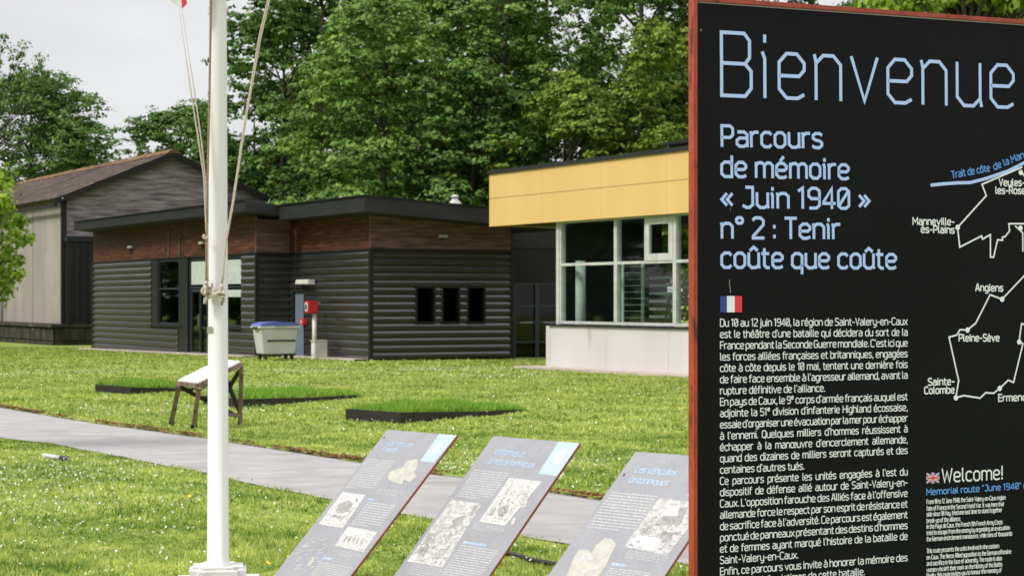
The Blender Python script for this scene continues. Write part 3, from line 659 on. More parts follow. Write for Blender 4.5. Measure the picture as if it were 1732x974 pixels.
# stone plinth
px_ = empty('loading_wall', 'low dark stone wall below the barn, left of the black building', 'wall', (Bn.x, Bn.y, 0), ROT)
MB().box(-.75, -.06, -.5, LEN, -.9, PZ-.16).build('core', M_void, px_)
MB().box(-.7, 6, -1.2, -.55, -.9, PZ-.16).build('core', M_void, px_)
MB().box(-.9, -.03, -1.3, LEN, PZ-.155, PZ-.02).build('coping', M_stone, px_); MB().box(-.028, 6, -1.3, -.6, PZ-.155, PZ-.03).build('coping', M_stone, px_)
def stones(axis, c, s0, s1):
    for r in range(2):
        z0 = -.85+r*.62; z1 = min(z0+.61, PZ-.165); s = s0-(r*.3)
        while s < s1:
            e = s+random.uniform(.55, 1.1); mb = MB(); a, b_ = max(s, s0), min(e, s1)
            if b_-a > .1: wbox(mb, axis, c, a+.012, b_-.012, -.02, random.uniform(.02, .06), z0+.012, z1-.012); mb.build('stone', M_stone, px_, bevel=.015)
            s = e
stones('x', -.75, -1.2, 18); stones('y', -1.2, -.7, 5)

# ---------------------------------------------------------------- yellow building
Y = Frame(1.0, 51.55)
yb_ = empty('yellow_building', 'building with deep yellow panel fascia, white framed ribbon window and white low wall', 'building', (Y.x, Y.y, 0), ROT)
Yn = 45.7; zy = lambda py: EYE-(py-HY)/FPX*Yn
zF0, zF1, zFm = 3.705, 5.153, 4.479
FE = Y.on_x(827.5, -.12); S0y, S1y = -22.0, FE
MB().box(-.09, .9, S0y, FE-.03, zF0+.04, zF1-.02).box(4.5, 13, S0y, FE-.03, zF0+.04, zF1-.02).box(.901, 4.499, S0y, -12.5, zF0+.04, zF1-.02).box(.901, 4.499, -.5, FE-.03, zF0+.04, zF1-.02).build('roof_deck', M_void, yb_)
MB().box(.88, 4.52, -12.52, -.48, zF1+.101, zF1+.13).build('skylight_pane', M_glass, yb_)  # unseen roof opening and pane, added to let daylight into the room
s = S1y; k = 0
while s > S0y+.1:
    e = max(S0y, s-3.05)
    for (z0, z1) in ((zF0, zFm-.006), (zFm+.006, zF1)):
        mb = MB(); wbox(mb, 'x', -.12, e+.0035, s-.0035, -.03, 0, z0, z1); mb.build('fascia_panel', M_yellow, yb_)
    s = e
s = -.115
while s < 12:
    for (z0, z1) in ((zF0, zFm-.006), (zFm+.006, zF1)): MB().box(s, min(s+3.04, 13), FE-.03, FE-.002, z0, z1).build('fascia_panel', M_yellow, yb_)
    s += 3.05
MB().box(-.17, .87, S0y, FE+.04, zF1+.001, zF1+.1).box(4.53, 13.05, S0y, FE+.04, zF1+.001, zF1+.1).box(.871, 4.529, -.47, FE+.04, zF1+.001, zF1+.1).box(.871, 4.529, S0y, -12.53, zF1+.001, zF1+.1).build('coping', M_roof, yb_)
ys_ = Y.on_x(1131, 1.2); MB().box(1.2, 6, -20, ys_, zF1+.1, zF1+.36).build('roof_upstand', M_roof, yb_)
MB().box(1.1, 6.1, -20, ys_+.12, zF1+.361, zF1+.44).build('upstand_cap', M_trim, yb_)
# low white wall, sill, window band
zs = zy(553.5)
s = 0.0
while s > -20:
    e = s-2.9; mb = MB(); wbox(mb, 'x', 0, e+.004, s-.004, -.2, 0, -.5, zs-.05); mb.build('wall_panel', M_white, yb_); s = e
MB().box(-.004, 3.5, .001, .2, -.5, zs-.05).build('wall', M_white, yb_)
mb = MB(); wbox(mb, 'x', 0, -20, .03, -.25, .05, zs-.049, zs); mb.build('sill_cap', M_roof, yb_)
WX = .12
q = lambda px: Y.on_x(px, WX)
w0, w1, wt = zy(549.5)-.04, zF0+.03, zy(441)
mullions = [q(949), q(1043), q(1143)]; st = mullions[1]-mullions[2]
while mullions[-1] > -19: mullions.append(mullions[-1]-st)
fr = []
for i in range(len(mullions)-1):
    a, c = mullions[i+1], mullions[i]
    f = frame_part('x', WX, a+.002, c-.002, w0, w1, .07, -.10, .04, yb_, M_frame, 'window', horiz=(wt,))
    pane_part('x', WX, a+.07, c-.07, w0+.07, wt-.035, -.04, f, name='pane'); 
    if i != 1: pane_part('x', WX, a+.07, c-.07, wt+.035, w1-.07, -.04, f, name='pane')
    fr.append(f)
a = mullions[2]; c = mullions[1]; md = q(1093)
mb = MB(); wbox(mb, 'x', WX, md-.04, md+.04, -.08, .03, wt+.03, w1-.07); mb.build('mullion', M_frame, fr[1])
pane_part('x', WX, md+.04, c-.07, wt+.035, w1-.07, -.04, fr[1])
v = frame_part('x', WX, a+.07, md-.05, wt+.03, w1-.07, .17, -.02, .055, fr[1], M_frame, 'vent_window')
pane_part('x', WX, a+.24, md-.22, wt+.2, w1-.24, .0, v, name='pane') if False else pane_part('x', WX, a+.24, md-.22, wt+.2, w1-.24, .0, fr[1])
mb = MB(); wbox(mb, 'x', WX, mullions[0]-.0, mullions[0]+.16, -.13, .06, zs, w1); mb.build('corner_post', M_frame, yb_)
# end wall and interior
MB().box(.35, 3.5, .0, .12, zs-.05, zF0+.06).build('end_wall', M_void, yb_)
MB().box(.1, 9, -20, -.02, -.3, .0).build('floor', M_floor, yb_)
MB().box(8.8, 9, -20, 0, 0, zF0+.05).build('back_wall', M_conc, yb_)
MB().box(4.6, 4.75, -12.6, -.2, 0.0, zF0+.03).build('partition', M_darkwall, yb_)
cs = Y.on_x(982, .52); MB().tube([(.52, cs, 0), (.52, cs, wt+.1)], .135, 20).build('column', M_blind, yb_, smooth=True)
b0, b1 = Y.on_x(1088, .5), Y.on_x(1052, .5)
z = .9
while z < wt: MB().box(.5, .62, b0, b1, z, z+.012).build('blind_slat', M_slat, yb_); z += .16
for px in (1053, 1087): s = Y.on_x(px, .66); MB().box(.65, .68, s-.06, s+.06, .0, wt).build('curtain_strip', M_blind, yb_)
z = .8
sA, sB = Y.on_x(1139, 1.7), Y.on_x(1098, 1.7)
while z < 2.4: MB().box(1.7, 1.78, sA, sB, z, z+.07).build('shelf_slat', M_slat, yb_); z += .2
ey = Y.on_x(1128, .45)
mb = MB(); mb.tube([(.45, ey+.35, .0), (.5, ey, 1.75)], .022, 6); mb.tube([(.45, ey-.35, 0), (.5, ey, 1.75)], .022, 6); mb.tube([(.45, ey+.2, .95), (.45, ey-.22, .95)], .02, 6)
ez = mb.build('easel', M_trim); ez.matrix_world = Matrix.Translation((Y.x, Y.y, 0)) @ Matrix.Rotation(ROT, 4, 'Z'); tag(ez, 'thin black easel standing behind the ribbon window of the yellow building', 'easel')
mb = MB(); n = 14
for i in range(n):
    pA = [Y.w(-.75, .6-i*20.6/n), Y.w(.05, .6-i*20.6/n), Y.w(.05, .6-(i+1)*20.6/n), Y.w(-.75, .6-(i+1)*20.6/n)]
    mb.quad(*[(p[0], p[1], ground_z(p[1])+.055) for p in pA]); mb.quad(*[(pA[j][0], pA[j][1], ground_z(pA[j][1])+z) for j, z in ((0, .055), (3, .055), (3, -.3), (0, -.3))])
tag(mb.build('pavement', M_apron), kind='structure')

# ---------------------------------------------------------------- flagpole, ropes, flag
fp = empty('flagpole', 'tall white flagpole on a rounded white concrete base in the near lawn', 'flagpole', (POLE.x, POLE.y, 0))
py_ = POLE.y
rB, rT = 36.3/2/FPX*py_, 29/2/FPX*py_
zt_ = EYE+505/FPX*py_; sl_ = (rB-rT)/(zt_-.15)
MB().lathe([(rB+.008, .13), (rB+.008, .15), (rB, .155), (rB-(2-.15)*sl_, 2.0), (rT, zt_), (rB-(8.2-.15)*sl_, 8.2), (.02, 8.22)], 40).build('pole', M_pole, fp, smooth=True)
MB().lathe([(.02, 8.2), (.07, 8.24), (.09, 8.31), (.07, 8.38), (.01, 8.41)], 16).build('ball_cap', M_pole, fp, smooth=True)
base = MB().box(-.165, .165, -.165, .165, -.05, .14).build('base_block', M_basec, fp); base.rotation_euler.z = math.radians(8)
bm = bmesh.new(); bm.from_mesh(base.data)
bmesh.ops.bevel(bm, geom=[e for e in bm.edges if abs(e.verts[0].co.z-e.verts[1].co.z) > .1], offset=.055, segments=5, affect='EDGES')
bmesh.ops.bevel(bm, geom=[e for e in bm.edges if e.verts[0].co.z > .13 and e.verts[1].co.z > .13], offset=.02, segments=3, affect='EDGES')
bm.to_mesh(base.data); bm.free()
bs = MB().box(-.26, .26, -.26, .26, -.06, .05).build('footing', M_basec, fp, bevel=.02); bs.rotation_euler.z = math.radians(8)
z = EYE-(557-HY)/FPX*py_
mb = MB(); r_ = rB-.004
for i in range(4):
    a0, a1 = math.radians(180+12+i*14), math.radians(180+12+(i+1)*14)
    R = r_+.006; mb.quad((R*math.cos(a0), R*math.sin(a0), z-.018), (R*math.cos(a1), R*math.sin(a1), z-.018), (R*math.cos(a1), R*math.sin(a1), z+.018), (R*math.cos(a0), R*math.sin(a0), z+.018))
mb.build('number_plate', M_steel, fp)
PYR = py_-.09
def R(px, py, d=0): return P(px, py, PYR+d)
def rope(nm, pts, rad, m, parent=None, fade=None):
    pts = [Vector(p) for p in pts]; dense = []
    for a, c in zip(pts, pts[1:]):
        k = max(2, int((c-a).length/.05)); dense += [a+(c-a)*i/k for i in range(k)]
    dense.append(pts[-1]); rad = [rad*(1 if fade is None else min(1, max(.32, 1-(p.z-fade)*2.5))) for p in dense]; return MB().tube(dense, rad, 7).build(nm, m, parent, smooth=True)
def rope_thing(label, pts, rad, m, fade=None):
    o = rope('halyard', pts, rad*.8, m, fade=fade); return tag(o, label, 'rope', 'ropes of the flagpole')
knotL, knotR = R(351, 482), R(375, 482)
rope_thing('leftmost cream rope running down from the flag corner to the pole knot', [R(303, 17), R(312, 80), R(322, 150), R(335, 232), R(345, 300), R(349, 395), R(350, 480)], .0058, M_rope, R(322, 150).z)
rope_thing('second cream rope from the left, slanting beside the leftmost one', [R(307, 12), R(318, 85), R(329, 155), R(341, 240), R(347.5, 300), R(351.5, 395), R(352, 478)], .0052, M_rope, R(322, 155).z)
rope_thing('brownish worn rope hanging straight against the left side of the flagpole', [P(357, -160, PYR), R(357, 0), R(354.5, 150), R(352.5, 240), R(350.5, 330), R(349.5, 400), R(349, 480)], .0085, M_oldrope)
rope_thing('cream rope slanting from upper right down across the front of the flagpole', [P(468, -160, PYR), R(453, 0), R(438, 65), R(413, 210), R(393, 345), R(381, 410), R(375, 480)], .0062, M_rope)
rope_thing('thin cream rope close beside the one slanting from the upper right', [P(475, -160, PYR+.02), R(456, 0), R(441, 65), R(416.5, 200), R(395.5, 340), R(382.5, 412), R(376.5, 478)], .005, M_rope)
kn = empty('rope_knot', 'bundle of knotted rope tied round the flagpole at head height', 'knot', R(362, 492))
def KP(px, py, d=0): return R(px, py, d)-kn.location
random.seed(11)
def wiggle(cx, cy, w, h, n):
    return [KP(cx+random.uniform(-w, w), cy-h+2*h*i/(n-1)+random.uniform(-2, 2), random.uniform(-.035, .02)) for i in range(n)]
for cx, cy, w, h in ((349.5, 490, 4.5, 13), (347, 485, 4, 8), (352, 497, 4.5, 12), (356, 488, 3, 9), (375, 494, 3.2, 12), (373, 489, 3, 8), (377, 500, 2.5, 8)):
    rope('rope_loop', wiggle(cx, cy, w, h, 11), .0085, M_rope, kn)
rope('rope_tail', [KP(352, 498), KP(347.5, 505), KP(346.5, 514)], [.011]*0 or .0115, M_rope, kn)
rope('rope_tail', [KP(375, 500), KP(375.5, 509), KP(375, 516)], .006, M_oldrope, kn)
rope('rope_band', [KP(349, 500), KP(354, 503, -.01), KP(361, 498, -.025), KP(368, 496, -.03), KP(374, 493, -.02)], .009, M_rope, kn)
rope('rope_band', [KP(350, 496), KP(356, 498, -.01), KP(362, 501, -.025), KP(369, 499, -.03), KP(374, 489, -.02)], .0075, M_rope, kn)
rope('rope_band', [KP(344, 487), KP(341.5, 492), KP(345, 498), KP(350, 495)], .009, M_rope, kn)
# small knots higher up the left rope
rk = rope('rope_tie', [R(346, 397), R(344.5, 401), R(348, 404), R(352, 400)], .009, M_rope); tag(rk, 'small knot on the left rope above the timber band', 'knot')
tipz = R(302, 17)
fl = empty('flag', 'bottom corner of a red and white striped flag hanging limp from the rope', 'flag', tipz)
def cloth(a0, a1, nm, m):
    mb = MB(); NA, NZ = 5, 26
    for j in range(NZ+1):
        for i in range(NA+1):
            a = a0+(a1-a0)*i/NA; t = j/NZ; z = abs(a-.42)*.52*(1 if a < .42 else .68)+t*(1.9-abs(a-.42)*.4); x = (a-.42)*.56*(1-.15*t)
            y = .05*math.sin(a*19+t*2.0)*min(1, .35+t*2.5)+.02*math.sin(a*7+t*9); mb.v.append((x+.012*math.sin(t*8+a*6), y, z))
    mb.f = [(j*(NA+1)+i, j*(NA+1)+i+1, (j+1)*(NA+1)+i+1, (j+1)*(NA+1)+i) for j in range(NZ) for i in range(NA)]
    return mb.build(nm, m, fl, smooth=True, flip=False)
cloth(0, .44, 'white_cloth', M_flagw)
aa = .44
for i in range(8): cloth(aa, aa+.07, 'red_stripe' if i % 2 == 0 else 'white_stripe', M_flagr if i % 2 == 0 else M_flagw); aa += .07

# ---------------------------------------------------------------- wooden stand with tilted sheet
f1, f2, f3 = G(289, 720), G(327.5, 724), G(406, 718.5)
f4 = f1+f3-f2+Vector((-.02, .05, 0)); c0 = f2.copy()
st = empty('display_stand', 'weathered wooden trestle stand with a tilted white sheet, partly hidden by the flagpole', 'stand', c0)
def Q(px, py, Yq): return P(px, py, Yq)-c0
A_ = Q(301, 644, 26.0); B_ = Q(335, 648, 25.6); C_ = Q(407, 612, 26.45); D_ = A_+C_-B_
up_ = (B_-A_).cross(C_-B_).normalized(); 
if up_.z < 0: up_ = -up_
def platebox(a, b_, c, d, o0, o1, m, nm): return MB().hexa([p+up_*o0 for p in (a, b_, c, d)], [p+up_*o1 for p in (a, b_, c, d)]).build(nm, m, st)
platebox(A_, B_, C_, D_, -.002, .012, M_sheet, 'sheet')
for a, b_ in ((A_, B_), (B_, C_), (C_, D_), (D_, A_)):
    MB().beam(a-up_*.03, b_-up_*.03, .045, .05, up_).build('top_rail', M_greywood, st)
legs = [(A_, f1-c0), (B_, f2-c0), (C_, f3-c0), (D_, f4-c0)]
for i, (a, b_) in enumerate(legs):
    a2 = a-up_*.05+(Vector((0, 0, -.02))); b2 = b_+Vector((0, 0, .0))
    lg = MB().beam(b2, a2+(a2-b2).normalized()*.02, .055, .05, (0, 1, 0)).build('leg', M_greywood, st)
    if i < 2: MB().beam(b2-Vector((0, 0, .01)), b2+(a2-b2).normalized()*.07, .075, .07, (0, 1, 0)).build('foot', M_rubber, lg)
def at(i, t): a, b_ = legs[i]; return b_+(a-b_)*t
off = Vector((.0, -.045, 0))
for a, b_, m in ((at(0, .9), at(2, .12)+Vector((-.10, .35, 0)), M_darkwood), (at(1, .88)+off*.3, at(2, .78)+Vector((-.28, .1, 0)), M_greywood), (at(3, .92), at(2, .2), M_darkwood), (at(2, .86)+Vector((-.02, .05, 0)), at(3, .3)+Vector((.02, 0, 0)), M_darkwood), (at(1, .45)+Vector((.2, .3, -.1)), at(2, .16), M_greywood)):
    MB().beam(a, b_, .04, .05).build('brace', m, st)

# ---------------------------------------------------------------- stroke lettering
W = 3.4
def ar(*p): return [list(p)]
O_ = [(1, 0), (W-1, 0), (W, 1), (W, 4), (W-1, 5), (1, 5), (0, 4), (0, 1), (1, 0)]
GL = {
 'a': (W, [[(.4, 5), (W-1, 5), (W, 4.1), (W, 0)], [(W, 2.9), (.9, 2.9), (0, 2.1), (0, .8), (.9, 0), (W-1.1, 0), (W, .9)]]),
 'b': (W, [[(0, 7), (0, 0), (W-1, 0), (W, 1), (W, 4), (W-1, 5), (1, 5), (0, 4.2)]]),
 'c': (W-.3, [[(W-.3, 4.4), (W-.9, 5), (1, 5), (0, 4), (0, 1), (1, 0), (W-.9, 0), (W-.3, .6)]]),
 'd': (W, [[(W, 7), (W, 0), (1, 0), (0, 1), (0, 4), (1, 5), (W-1, 5), (W, 4.2)]]),
 'e': (W, [[(W-.1, .4), (W-.9, 0), (1, 0), (0, 1), (0, 4), (1, 5), (W-1, 5), (W, 4), (W, 3.2), (W-.7, 2.5), (.1, 2.5)]]),
 'f': (2.2, [[(2.3, 7), (1.5, 7), (.6, 6.2), (.6, 0)], [(-.2, 4.9), (2.1, 4.9)]]),
 'g': (W, [[(W, 5), (W, -1), (W-1, -2), (.4, -2)], [(W, .7), (W-1, 0), (1, 0), (0, 1), (0, 4), (1, 5), (W-1, 5), (W, 4.3)]]),
 'h': (W, [[(0, 7), (0, 0)], [(0, 4.1), (1, 5), (W-1, 5), (W, 4), (W, 0)]]),
 'i': (.5, [[(-.1, 5), (.2, 4.3), (.2, 0)], [(.2, 6.2), (.2, 6.9)]]),
 'ı': (.5, [[(-.1, 5), (.2, 4.3), (.2, 0)]]),
 'j': (.8, [[(.5, 5), (.5, -1.2), (-.3, -2)], [(.5, 6.2), (.5, 6.9)]]),
 'k': (W-.2, [[(0, 7), (0, 0)], [(W-.4, 5), (.8, 2.6), (W-.2, 0)], [(0, 2.6), (.8, 2.6)]]),
 'l': (.9, [[(.1, 7), (.1, .7), (.9, 0)]]),
 'm': (5.6, [[(0, 5), (0, 0)], [(0, 4.2), (.9, 5), (2, 5), (2.8, 4.2), (2.8, 0)], [(2.8, 4.2), (3.7, 5), (4.8, 5), (5.6, 4.1), (5.6, 0)]]),
 'n': (W, [[(-.2, 5), (0, 4.2), (0, 0)], [(0, 4.1), (1, 5), (W-1, 5), (W, 4), (W, 0)]]),
 'o': (W, [O_]), 'p': (W, [[(0, -2), (0, 4.2), (1, 5), (W-1, 5), (W, 4), (W, 1), (W-1, 0), (1, 0), (0, .8)]]),
 'q': (W, [[(W, -2), (W, 4.2), (W-1, 5), (1, 5), (0, 4), (0, 1), (1, 0), (W-1, 0), (W, .8)]]),
 'r': (2.1, [[(-.2, 5), (0, 4.2), (0, 0)], [(0, 4), (1, 5), (2.2, 5)]]),
 's': (W-.4, [[(W-.5, 4.5), (W-1.1, 5), (.9, 5), (0, 4.3), (0, 3.3), (.8, 2.7), (W-1.2, 2.4), (W-.4, 1.7), (W-.4, .8), (W-1.3, 0), (.7, 0), (-.1, .5)]]),
 't': (2.1, [[(.6, 6.5), (.6, .9), (1.4, 0), (2.2, 0)], [(-.2, 4.9), (2, 4.9)]]),
 'u': (W, [[(0, 5), (0, 1), (1, 0), (W-1, 0), (W, .9)], [(W, 5), (W, .8), (W+.2, 0)]]),
 'v': (W, [[(-.1, 5), (W/2, 0), (W+.1, 5)]]), 'w': (5, [[(0, 5), (1.2, 0), (2.5, 4.4), (3.8, 0), (5, 5)]]),
 'x': (W, [[(0, 5), (W, 0)], [(0, 0), (W, 5)]]), 'y': (W, [[(0, 5), (0, 1.2), (1, .2), (W, .2)], [(W, 5), (W, -1), (W-1, -2), (.4, -2)]]),
 'z': (W-.3, [[(0, 5), (W-.3, 5), (0, 0), (W-.3, 0)]]),
 'œ': (5.8, [O_, [(5.7, .4), (5, 0), (4.2, 0), (W, .9)], [(W, 4.1), (4.2, 5), (5, 5), (5.8, 4.2), (5.8, 3.2), (5.2, 2.5), (W, 2.5)]]),
 'A': (4, [[(0, 0), (1.7, 7), (2.3, 7), (4, 0)], [(.6, 2.2), (3.4, 2.2)]]),
 'B': (3.9, [[(0, 0), (0, 7), (3, 7), (3.7, 6.2), (3.7, 4.3), (3.1, 3.6), (3.9, 2.8), (3.9, .9), (3.1, 0), (0, 0)], [(0, 3.6), (3.1, 3.6)]]),
 'C': (3.6, [[(3.6, 6.4), (3, 7), (1, 7), (0, 6), (0, 1), (1, 0), (3, 0), (3.6, .6)]]),
 'D': (3.8, [[(0, 0), (0, 7), (2.8, 7), (3.8, 6), (3.8, 1), (2.8, 0), (0, 0)]]),
 'E': (3.2, [[(3.3, 0), (0, 0), (0, 7), (3.2, 7)], [(0, 3.6), (2.9, 3.6)]]), 'F': (3.1, [[(0, 0), (0, 7), (3.2, 7)], [(0, 3.6), (2.8, 3.6)]]),
 'G': (3.7, [[(3.5, 6.5), (3, 7), (1, 7), (0, 6), (0, 1), (1, 0), (2.8, 0), (3.7, .9), (3.7, 3.3), (2, 3.3)]]),
 'H': (3.8, [[(0, 0), (0, 7)], [(3.8, 0), (3.8, 7)], [(0, 3.6), (3.8, 3.6)]]), 'I': (.5, [[(.2, 0), (.2, 7)]]),
 'J': (3, [[(.9, 7), (3, 7), (3, 1), (2, 0), (.9, 0), (0, .6)]]), 'L': (2.9, [[(0, 7), (0, 0), (3, 0)]]),
 'M': (4.8, [[(0, 0), (0, 7), (2.4, 2.6), (4.8, 7), (4.8, 0)]]), 'P': (3.6, [[(0, 0), (0, 7), (2.7, 7), (3.6, 6.1), (3.6, 3.9), (2.7, 3), (0, 3)]]),
 'Q': (3.8, [[(1, 0), (2.8, 0), (3.8, 1), (3.8, 6), (2.8, 7), (1, 7), (0, 6), (0, 1), (1, 0)], [(2.3, 1.2), (3.6, -1)]]),
 'R': (3.7, [[(0, 0), (0, 7), (2.7, 7), (3.6, 6.1), (3.6, 4.2), (2.7, 3.4), (0, 3.4)], [(2.2, 3.4), (3.8, 0)]]),
 'S': (3.5, [[(3.4, 6.4), (2.8, 7), (.9, 7), (0, 6.2), (0, 4.6), (.8, 3.8), (2.7, 3.3), (3.5, 2.5), (3.5, .9), (2.6, 0), (.7, 0), (-.1, .6)]]),
 'T': (3.5, [[(-.1, 7), (3.6, 7)], [(1.75, 7), (1.75, 0)]]), 'U': (3.8, [[(0, 7), (0, 1), (1, 0), (2.8, 0), (3.8, 1), (3.8, 7)]]),
 'V': (3.8, [[(0, 7), (1.9, 0), (3.8, 7)]]), 'W': (5.6, [[(0, 7), (1.4, 0), (2.8, 5.6), (4.2, 0), (5.6, 7)]]),
 '0': (3.5, [[(1, 0), (2.5, 0), (3.5, 1), (3.5, 6), (2.5, 7), (1, 7), (0, 6), (0, 1), (1, 0)], [(.4, 1.2), (3.1, 5.8)]]),
 '1': (1.8, [[(-.1, 6), (1.2, 7), (1.2, 0)]]), '2': (3.4, [[(0, 6.3), (.7, 7), (2.5, 7), (3.4, 6.1), (3.4, 4.6), (0, .6), (0, 0), (3.5, 0)]]),
 '3': (3.4, [[(0, 6.4), (.7, 7), (2.6, 7), (3.4, 6.1), (3.4, 4.4), (2.6, 3.6), (3.4, 2.8), (3.4, .9), (2.6, 0), (.7, 0), (0, .6)]]),
 '4': (3.5, [[(2.7, 0), (2.7, 7), (0, 2.2), (0, 1.7), (3.7, 1.7)]]), '5': (3.4, [[(3.2, 7), (.2, 7), (0, 3.8), (2.6, 3.9), (3.4, 3.1), (3.4, .9), (2.6, 0), (.7, 0), (0, .5)]]),
 '9': (3.5, [[(.4, 0), (2.5, 0), (3.5, 1), (3.5, 6), (2.5, 7), (1, 7), (0, 6), (0, 4.2), (.9, 3.3), (3.5, 3.3)]]),
 '.': (.5, [[(.2, -.1), (.2, .6)]]), ',': (.6, [[(.4, .7), (.4, -.2), (0, -1.1)]]), "'": (.5, [[(.3, 7), (.1, 5.6)]]),
 '-': (2.4, [[(0, 2.9), (2.4, 2.9)]]), ':': (.5, [[(.2, .2), (.2, .9)], [(.2, 3.6), (.2, 4.3)]]), '!': (.5, [[(.2, 0), (.2, .8)], [(.2, 2), (.2, 7)]]),
 '«': (3.4, [[(1.6, 4.6), (.1, 2.7), (1.6, .8)], [(3.3, 4.6), (1.8, 2.7), (3.3, .8)]]), '»': (3.4, [[(.1, 4.6), (1.6, 2.7), (.1, .8)], [(1.8, 4.6), (3.3, 2.7), (1.8, .8)]]),
 '"': (1.4, [[(.2, 7.1), (.2, 5.8)], [(1.1, 7.1), (1.1, 5.8)]]), '°': (2, [[(.5, 5.1), (1.5, 5.1), (2, 5.6), (2, 6.5), (1.5, 7), (.5, 7), (0, 6.5), (0, 5.6), (.5, 5.1)]]),
 'ᵉ': (2, [[(1.9, 4.5), (1.5, 4.3), (.5, 4.3), (0, 4.8), (0, 6.4), (.5, 7), (1.5, 7), (2, 6.4), (1.6, 5.6), (.1, 5.6)]]),
}
ACC = {'é': ('e', [(1.4, 5.9), (2.4, 7.2)]), 'è': ('e', [(2, 5.9), (1, 7.2)]), 'ê': ('e', [(.5, 6), (1.7, 7.1), (2.9, 6)]), 'â': ('a', [(.5, 6), (1.7, 7.1), (2.9, 6)]),
       'à': ('a', [(2, 5.9), (1, 7.2)]), 'û': ('u', [(.5, 6), (1.7, 7.1), (2.9, 6)]), 'ô': ('o', [(.5, 6), (1.7, 7.1), (2.9, 6)]), 'ç': ('c', [(1.7, 0), (1.9, -.9), (1.1, -1.6)])}
for k, (bb, l) in ACC.items(): GL[k] = (GL[bb][0], GL[bb][1]+[l])
GAP, SPC = 1.35, 2.1
def strokes2d(pts, hw):
    p = [Vector(q) for q in pts]; closed = (p[0]-p[-1]).length < 1e-6
    if closed: p = p[:-1]
    n = len(p); out = []
    for i in range(n):
        a = p[(i-1) % n] if (closed or i > 0) else None; c = p[(i+1) % n] if (closed or i < n-1) else None
        d1 = (p[i]-a).normalized() if a is not None else None; d2 = (c-p[i]).normalized() if c is not None else None
        if d1 is None: d1 = d2
        if d2 is None: d2 = d1
        n1, n2 = Vector((-d1.y, d1.x)), Vector((-d2.y, d2.x)); m = n1+n2
        m = m.normalized()/max(.45, (m.normalized()).dot(n1)) if m.length > 1e-4 else n1
        q = p[i]
        if not closed and i == 0: q = q-d1*hw*.5
        if not closed and i == n-1: q = q+d1*hw*.5
        out.append((q+m*hw, q-m*hw))
    if closed: out.append(out[0])
    return out
def text_units(s, spc=SPC, gap=GAP):
    x = 0; res = []
    for ch in s:
        if ch == ' ': x += spc; continue
        adv, ls = GL[ch]; res.append((x, ls)); x += adv+gap
    return x-gap, res
def write(mb, s, p0, p1, cap, weight, mode='fit', sx=None, off=-.0003, gap=GAP):
    """lettering in a plane whose local axes are x and z; p0, p1 ends of the baseline"""
    p0, p1 = Vector(p0), Vector(p1); L = (p1-p0).length; ex = (p1-p0)/L; ez = Vector((-ex.y, ex.x)); sy = cap/7
    spc = SPC; w, res = text_units(s, spc, gap); ns = s.count(' ')
    if mode == 'fit': sx = L/w
    elif mode == 'justify':
        w0 = text_units(s, 0, gap)[0]; spc = (L/sx-w0)/max(1, ns)
        if spc < 1.3: spc = 1.3; sx = L/(w0+spc*ns)
        w, res = text_units(s, spc, gap)
    for x, ls in res:
        for k, l in enumerate(ls):
            q = strokes2d([((x+a)*sx, c*sy) for a, c in l], weight*sy/2)
            y = off-.00006*k
            for (a, b_), (c, d) in zip(q, q[1:]):
                mb.quad(*[(P_.x, y, P_.y) for P_ in (p0+ex*a.x+ez*a.y, p0+ex*b_.x+ez*b_.y, p0+ex*d.x+ez*d.y, p0+ex*c.x+ez*c.y)])

# ---------------------------------------------------------------- the big welcome sign
SD = 2.4; s0 = P(1180, 5, SD); eu = Vector((.9091, .4167, 0)).normalized(); nn_ = Vector((eu.y, -eu.x, 0)); ev = Vector((0, 0, 1))
def suv(px, py):
    r = Vector(((px-HX)/FPX, 1, -(py-HY)/FPX)); t = (s0-Vector((0, 0, EYE))).dot(nn_)/r.dot(nn_); p = Vector((0, 0, EYE))+r*t-s0
    return Vector((p.dot(eu), p.z))
sg = empty('welcome_sign', 'large black welcome sign with light blue lettering in a red oxide frame', 'sign', (s0.x, s0.y, s0.z), math.atan2(eu.y, eu.x)+0)
UW, VH = .97, -1.78
tl = .0022                                 # the panel hangs a hair out of level
def T(u, v): return (u, v+u*tl)
def sbox(u0, u1, v0, v1, y0, y1, nm, m, bev=0):
    c = [T(u0, v0), T(u1, v0), T(u1, v1), T(u0, v1)]
    return MB().hexa([(a, y0, b_) for a, b_ in c], [(a, y1, b_) for a, b_ in c]).build(nm, m, sg, bevel=bev)
sbox(0, UW, VH, 0, 0, .003, 'panel', M_signblack)
sbox(-.0013, UW+.0013, VH-.0013, .0013, .0006, .0045, 'panel_backing', M_edge)
sbox(-.0062, -.0014, VH-.0065, .0078, -.003, .0125, 'frame_side', M_rust, .0008)
sbox(UW+.0014, UW+.0062, VH-.0065, .0078, -.003, .0125, 'frame_side', M_rust, .0008)
sbox(-.0014, UW+.0014, .0014, .0076, -.0028, .0123, 'frame_top', M_rust, .0008)
sbox(-.0014, UW+.0014, VH-.0064, VH-.0014, -.0028, .0123, 'frame_bottom', M_rust, .0008)
sbox(-.0013, UW+.0013, VH, .0, .0046, .0115, 'back_sheet', M_rust)
zg = -s0.z
for u in (.24, UW-.24): MB().box(u-.03, u+.03, .013, .073, zg-.1, -.1).build('post', M_rust, sg)
mb = MB(); rs = random.Random(3)
for i in range(170):                       # beads of rain on the frame
    u = rs.uniform(0, UW); r = rs.uniform(.0006, .0019); mb.lathe([(r, 0), (r*.8, r*.45), (r*.1, r*.7)], 7, (u, rs.uniform(-.0015, .010), .0075+u*tl))
